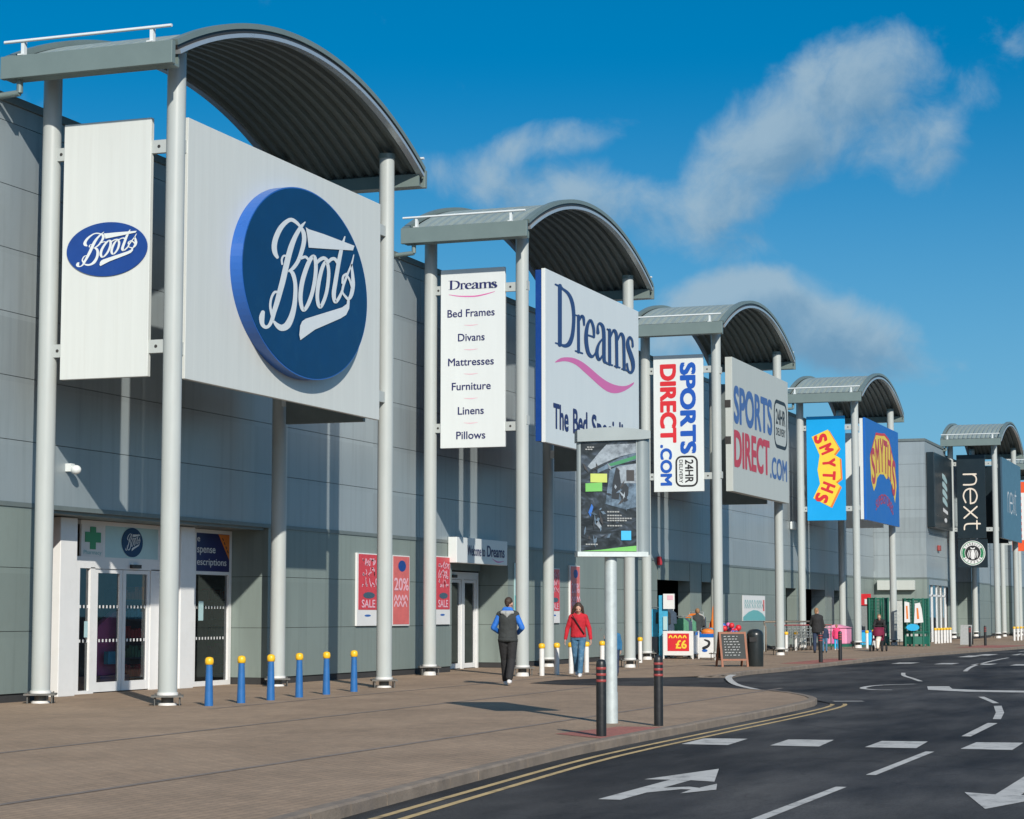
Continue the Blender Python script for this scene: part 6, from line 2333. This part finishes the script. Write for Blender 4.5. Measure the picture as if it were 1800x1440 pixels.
def add_hand(mb, w, e, side, s=1.0, curl=.5):
    """palm, four fingers and thumb at wrist w, continuing the forearm from elbow e"""
    w, e = Vector(w), Vector(e)
    d = (w-e).normalized()
    fwd = Vector((0, 1, 0))
    fwd = (fwd-d*fwd.dot(d)).normalized()          # across the knuckles (thumb side forward)
    inn = d.cross(fwd)*(1 if side > 0 else -1)
    if inn.x*side > 0:
        inn = -inn
    palm = w+d*.05*s
    mb.capsule(w-d*.01*s, w+d*.07*s, .024*s, .030*s, 10, .55, inn)
    mb.capsule(palm-fwd*.018*s, palm+fwd*.018*s+d*.03*s, .020*s, .020*s, 8, .7, inn)
    for i, (off, ln) in enumerate(((.030, .070), (.010, .078), (-.010, .072), (-.029, .055))):
        a = w+d*.085*s+fwd*off*s
        m1 = a+(d*math.cos(curl*.6)+inn*math.sin(curl*.6))*ln*.5*s
        m2 = m1+(d*math.cos(curl*1.5)+inn*math.sin(curl*1.5))*ln*.5*s
        mb.capsule(a-d*.02*s, m1, .0105*s, .0095*s, 8)
        mb.capsule(m1, m2, .0095*s, .0085*s, 8)
    a = w+d*.03*s+fwd*.028*s
    m1 = a+(d*.6+fwd*.7).normalized()*.035*s
    m2 = m1+(d*.9+fwd*.2+inn*.3).normalized()*.030*s
    mb.capsule(a, m1, .0125*s, .011*s, 8)
    mb.capsule(m1, m2, .011*s, .009*s, 8)


def person(label, loc, rz, scale, pose, look, group=None, vox=.009):
    """pose: joints for a 1.75 m figure facing +Y; look: dict of clothing"""
    J = dict(pelvis=(0, 0, .95), chest=(0, 0, 1.28), neck=(0, -.01, 1.46), head=(0, .015, 1.62),
             Lsh=(-.160, 0, 1.385), Rsh=(.160, 0, 1.385), Lel=(-.23, -.03, 1.12), Rel=(.23, -.03, 1.12), Lwr=(-.24, .04, .88), Rwr=(.24, .04, .88),
             Lhip=(-.09, 0, .90), Rhip=(.09, 0, .90), Lkn=(-.10, .03, .50), Rkn=(.10, .03, .50), Lan=(-.10, 0, .09), Ran=(.10, 0, .09), Ltoe=(0, 1), Rtoe=(0, 1))
    J.update(pose)
    V = {k: Vector(v) for k, v in J.items() if len(v) == 3}
    t = thing('person', label, 'person', loc, group, rz)
    t.scale = (scale,)*3
    sk = MB()
    p, c, n, h = V['pelvis'], V['chest'], V['neck'], V['head']

    def torso(mb, g, top=True, z0=-.06):
        def L(k):
            return p.lerp(n, k)
        secs = [(*L((z0)/(n.z-p.z)), .155+g, .115+g), (*L(.0), .165+g, .12+g), (*L(.22), .150+g, .108+g), (*L(.45), .150+g, .108+g), (*L(.70), .160+g, .115+g), (*L(.84), .150+g, .100+g), (*L(.93), .110+g*.8, .085+g*.8)]
        secs2 = [(a, b, z, rx, ry) for a, b, z, rx, ry in secs]
        secs2.append((n.x, n.y, n.z, .066+g*.4, .062+g*.4))
        mb.loft(secs2)
        for sgn, k in ((-1, 'Lsh'), (1, 'Rsh')):
            mb.capsule(n.lerp(c, .12), V[k], .058+g*.6, .056+g*.6)
    torso(sk, 0)
    sk.capsule(n-Vector((0, 0, .05)), h-Vector((0, 0, .06)), .055, .05)
    hd = (h-n).normalized()
    # head: cranium, jaw, nose, ears, brow
    ff = Vector(look.get('face', (0, 1, 0))).normalized()
    rt = ff.cross(Vector((0, 0, 1))).normalized()
    up = rt.cross(ff)
    sk.ball(h+up*.03-ff*.008, .078, .092, .10, 16, 10)
    sk.capsule(h-up*.02+ff*.02, h-up*.075+ff*.045, .062, .036)
    sk.capsule(h+up*.012+ff*.088, h-up*.022+ff*.106, .010, .014, 8)
    for sg in (-1, 1):
        sk.ball(h+rt*sg*.078-up*.0-ff*.005, .012, .020, .030, 8, 6)
        sk.ball(h+rt*sg*.030-up*.028+ff*.070, .022, .018, .018, 8, 6)
    for s_ in 'LR':
        sh, el, wr = V[s_+'sh'], V[s_+'el'], V[s_+'wr']
        sk.capsule(sh, el, .048, .038)
        sk.capsule(el, wr, .038, .026)
        add_hand(sk, wr, el, -1 if s_ == 'L' else 1, 1.0, look.get('curl', .5))
        hp, kn, an = V[s_+'hip'], V[s_+'kn'], V[s_+'an']
        sk.capsule(hp, kn, .082, .055)
        sk.capsule(kn, an, .054, .036)
        td = Vector((*J[s_+'toe'], 0)).normalized()
        sk.capsule(an+Vector((0, 0, -.045))-td*.04, an+Vector((0, 0, -.06))+td*.12, .036, .028, 8)
    remesh(sk, 'body', 'skin', t, vox)
    # trousers
    tr_ = MB()
    g = look.get('legw', .018)
    secs = [(p.x, p.y, p.z-.10, .150, .115), (p.x, p.y, p.z-.02, .166, .122), (p.x, p.y, p.z+.06, .154, .110)]
    tr_.loft(secs)
    for s_ in 'LR':
        hp, kn, an = V[s_+'hip'], V[s_+'kn'], V[s_+'an']
        tr_.capsule(hp+Vector((0, 0, -.02)), kn, .088+g, .058+g)
        tr_.capsule(kn, an+Vector((0, 0, .03)), .058+g, look.get('hem', .05)+g*.7)
    remesh(tr_, 'trousers', look['trousers'], t, vox)
    # shoes
    for s_ in 'LR':
        an = V[s_+'an']
        td = Vector((*J[s_+'toe'], 0)).normalized()
        s2 = MB()
        q = an+Vector((0, 0, -.05))
        s2.capsule(q-td*.05, q+td*.13+Vector((0, 0, -.006)), .046, .038, 12)
        s2.capsule(q+Vector((0, 0, .05)), q, .048, .05, 12)
        o = remesh(s2, 'shoe', look.get('shoes', 'shoe'), t, vox, 2)
        # flat sole at the ground
        for v in o.data.vertices:
            zmin = max(0.0, an.z-.09)
            if v.co.z < zmin:
                v.co.z = zmin
    # jacket
    if 'body_m' in look:
        jk = MB()
        gj = look.get('jw', .022)
        torso(jk, gj, z0=look.get('hemz', -.06))
        jk.capsule(n-Vector((0, 0, .05)), n+Vector((0, .0, .02)), .074, .066)
        sleeves_same = look.get('sleeve_m', look['body_m']) == look['body_m']
        sl = jk if sleeves_same else MB()
        for s_ in 'LR':
            sh, el, wr = V[s_+'sh'], V[s_+'el'], V[s_+'wr']
            sl.capsule(sh, el, .066, .054)
            sl.capsule(el, el.lerp(wr, .93), .054, .042)
        if not sleeves_same:
            for s_ in 'LR':
                one = MB()
                sh, el, wr = V[s_+'sh'], V[s_+'el'], V[s_+'wr']
                one.capsule(sh, el, .066, .056)
                one.capsule(el, el.lerp(wr, .93), .056, .044)
                remesh(one, 'sleeve', look['sleeve_m'], t, vox)
        remesh(jk, 'jacket', look['body_m'], t, vox)
    # hair
    hr = MB()
    hm = look.get('hair', 'short')
    if hm == 'short':
        hr.ball(h+up*.045-ff*.022, .084, .092, .092, 16, 10)
        hr.capsule(h-up*.01-ff*.06, h+up*.05-ff*.06, .05, .06)
    elif hm == 'long':
        hr.ball(h+up*.042-ff*.022, .090, .098, .10, 16, 10)
        for sg in (-1, 1):
            hr.capsule(h+up*.03+rt*sg*.075-ff*.01, h-up*.12+rt*sg*(.112+(.035 if sg > 0 else 0))+ff*.005, .046, .030)
        hr.capsule(h+up*.03-ff*.07, h-up*.14-ff*.075, .075, .055)
    elif hm == 'bob':
        hr.ball(h+up*.042-ff*.022, .088, .096, .098, 16, 10)
        hr.capsule(h+up*.02-ff*.05, h-up*.07-ff*.06, .07, .05)
    remesh(hr, 'hair', look.get('hair_m', 'hairb'), t, vox)
    if look.get('eyes', True):
        for sg in (-1, 1):
            MB().ball(h+rt*sg*.031+up*.008+ff*.081, .011, .007, .007, 8, 6).build('eye', 'black', t)
            t.children[-1].matrix_parent_inverse = Matrix()
        MB().capsule(h-rt*.020-up*.047+ff*.098, h+rt*.020-up*.047+ff*.098, .005, .005, 6).build('mouth', 'bollred', t)
    return t


def fix_local(t):
    """meshes built through MB.build had the root's world offset taken off; put them back to local"""
    for c in t.children:
        if c.name.startswith(('eye', 'mouth')) and 'fixed' not in c:
            off = t.location
            for v in c.data.vertices:
                v.co += off
            c['fixed'] = 1
    for c in t.children:
        if 'fixed' in c:
            del c['fixed']


# yaw: facing direction +Y turned by rz; direction towards the vanishing point is +X => rz = -90 deg
man = person('man seen from behind in black gilet with blue sleeves, walking away', (42.02, 15.32, 0), R(-78), 1.06,
             dict(Lel=(-.285, -.02, 1.13), Rel=(.285, -.02, 1.13), Lwr=(-.17, .17, 1.02), Rwr=(.17, .17, 1.02),
                  Lkn=(-.075, .10, .51), Lan=(-.055, .10, .09), Rkn=(.075, -.02, .50), Ran=(.06, -.22, .13), Lhip=(-.085, 0, .90), Rhip=(.085, 0, .90), head=(.02, .03, 1.60)),
             dict(trousers='cblack', body_m='ccharc', sleeve_m='cblue', hair='short', jw=.03, hemz=-.10, legw=.026, hem=.055, face=(.45, 1, -.05), shoes='shoe'))
cl = MB()
cl.capsule((-.07, -.05, 1.475), (.07, -.05, 1.475), .048, .048)
cl.capsule((-.06, -.06, 1.50), (.06, -.06, 1.50), .04, .04)
remesh(cl, 'hood_collar', 'cblue', man, .009)
hd = MB()
hd.capsule((-.10, -.105, 1.43), (.10, -.105, 1.43), .040, .040)
hd.capsule((0, -.125, 1.42), (0, -.135, 1.34), .045, .018)
hd.capsule((-.06, -.12, 1.42), (0, -.135, 1.36), .035, .02)
hd.capsule((.06, -.12, 1.42), (0, -.135, 1.36), .035, .02)
remesh(hd, 'hood', 'cgrey', man, .009)
wb = MB()
wb.loft([(0, 0, .86, .198, .155), (0, 0, .91, .20, .157), (0, 0, .925, .19, .15)])
wb.build('waistband', 'ccharc', None, smooth=True).parent = man

woman = person('woman in red fleece and blue jeans walking towards the camera, looking down', (48.25, 15.81, 0), R(102), 1.02,
               dict(Lel=(-.26, .02, 1.12), Rel=(.255, .0, 1.12), Lwr=(-.30, .10, .87), Rwr=(.295, .06, .87),
                    Lkn=(-.075, .12, .51), Lan=(-.05, .14, .09), Rkn=(.075, .0, .50), Ran=(.06, -.20, .12), head=(-.01, .06, 1.585)),
               dict(trousers='denim', body_m='cred', hair='long', hair_m='hairb', jw=.022, hemz=-.04, legw=.010, hem=.058, face=(-.1, 1, -.42), shoes='shoe'))
st = MB()
for k in range(12):
    a0, a1 = k/12, (k+1)/12
    def sp_(a):
        return Vector((.12-.27*a, .130+.035*math.sin(PI*a), 1.42-.42*a))
    st.capsule(sp_(a0), sp_(a1), .013, .013, 6)
st.build('bag_strap', 'cblack', None, smooth=True).parent = woman
child = person('small child in teal jacket half hidden behind the galvanised post', (48.75, 15.27, 0), R(100), .70,
               dict(Rel=(.26, .03, 1.16), Rwr=(.30, .10, 1.26), Rsh=(.175, 0, 1.40)), dict(trousers='ddenim', body_m='cteal', hair='bob', hair_m='hairb', jw=.035, shoes='cblack'), vox=.012)
child.location = (49.2, 15.22, 0)
far1 = person('person in a long dark coat and jeans standing by the trolleys', (80.65, 16.84, 0), R(-70), .98,
              dict(Lel=(-.26, .05, 1.12), Rel=(.24, .03, 1.12), Lwr=(-.16, .22, 1.02), Rwr=(.24, .06, .86)),
              dict(trousers='ddenim', body_m='cblack', hair='bob', hair_m='hairl', jw=.05, hemz=-.16, face=(.8, .6, 0), shoes='cblack'), vox=.013)
man2 = person('child in blue denim standing close behind the person in the long dark coat', (81.6, 16.75, 0), R(-80), .62, dict(),
              dict(trousers='denim', body_m='ddenim', hair='short', jw=.03, shoes='cblack'), vox=.014)
girl = person('little girl in hot pink coat beside the black bollard', (87.2, 17.4, 0), R(-80), .60, dict(Lel=(-.28, 0, 1.14), Rel=(.28, 0, 1.14)),
              dict(trousers='toycyan', body_m='cpink', hair='bob', hair_m='hairl', jw=.06, hemz=-.18, shoes='shoe'), vox=.014)
clerk = person('shopper in dark jacket and blue trousers among the goods at the sports shop', (71.3, 19.05, 0), R(-60), .98,
               dict(head=(.02, .08, 1.58), Lwr=(-.15, .28, 1.0), Rwr=(.15, .28, 1.0)), dict(trousers='cblue', body_m='ccharc', hair='short', hair_m='hairl', jw=.03, shoes='cblack'), vox=.013)
pusher = person('person in black leaning forward over the pushchair', (86.0, 15.42, 0), R(100), .92,
                dict(pelvis=(0, -.06, .93), chest=(0, .10, 1.22), neck=(0, .22, 1.36), head=(0, .31, 1.46), Lsh=(-.17, .17, 1.31), Rsh=(.17, .17, 1.31), Lel=(-.24, .28, 1.06), Rel=(.24, .28, 1.06), Lwr=(-.2, .48, .98), Rwr=(.2, .48, .98)),
                dict(trousers='cblack', body_m='cblack', hair='short', hair_m='hairl', jw=.03, face=(0, 1, -.5), shoes='cblack'), vox=.013)
for q in (man, woman, child, far1, man2, girl, clerk, pusher):
    fix_local(q)


def fix_simple(q):
    pass


# pushchair (faces -X, towards the camera)
t = thing('pushchair', 'pushchair with burgundy hood and cream footmuff facing the camera', 'pushchair', (85.0, 15.3, 0))
px, py = 85.0, 15.3
hd = MB()
N = 10
for i in range(N+1):
    a = R(-15+150*i/N)
    for j in range(9):
        b = -PI/2+PI*j/8
        hd.v.append(Vector((px+.1-.34*math.cos(a)*math.cos(b)*.9, py+.25*math.sin(b), .68+.30*math.sin(a)*math.cos(b)*.95+.0)))
for i in range(N):
    for j in range(8):
        hd.f.append([i*9+j, (i+1)*9+j, (i+1)*9+j+1, i*9+j+1])
hd.build('hood', 'burg', t, smooth=True)
MB().bevbox(px-.05, px+.32, py-.20, py+.20, .42, .52, .03).build('seat', 'burg', t)
MB().bevbox(px+.22, px+.34, py-.20, py+.20, .52, .95, .03).build('backrest', 'burg', t)
MB().capsule((px+.05, py-.02, .55), (px-.30, py-.05, .42), .11, .10, 12).capsule((px-.30, py-.05, .42), (px-.38, py-.05, .16), .09, .06, 12).build('footmuff', 'cream', t, smooth=True)
fr_ = MB()
for sg in (-1, 1):
    fr_.path([(px-.42, py+sg*.22, .12), (px+.1, py+sg*.24, .50), (px+.55, py+sg*.24, 1.02)], .014, 6)
    fr_.path([(px+.40, py+sg*.24, .13), (px+.05, py+sg*.24, .62)], .014, 6)
fr_.path([(px+.55, py-.24, 1.02), (px+.55, py+.24, 1.02)], .018, 6)
fr_.build('chassis', 'bolt', t)
for (x, y) in ((px-.42, py-.24), (px-.42, py+.24), (px+.40, py-.26), (px+.40, py+.26)):
    MB().cyl((x, y-.025, .12), (x, y+.025, .12), .12, .12, 16).build('wheel', 'rubber', t, auto=40)

SC.cycles.max_bounces = 6
SC.cycles.transparent_max_bounces = 8
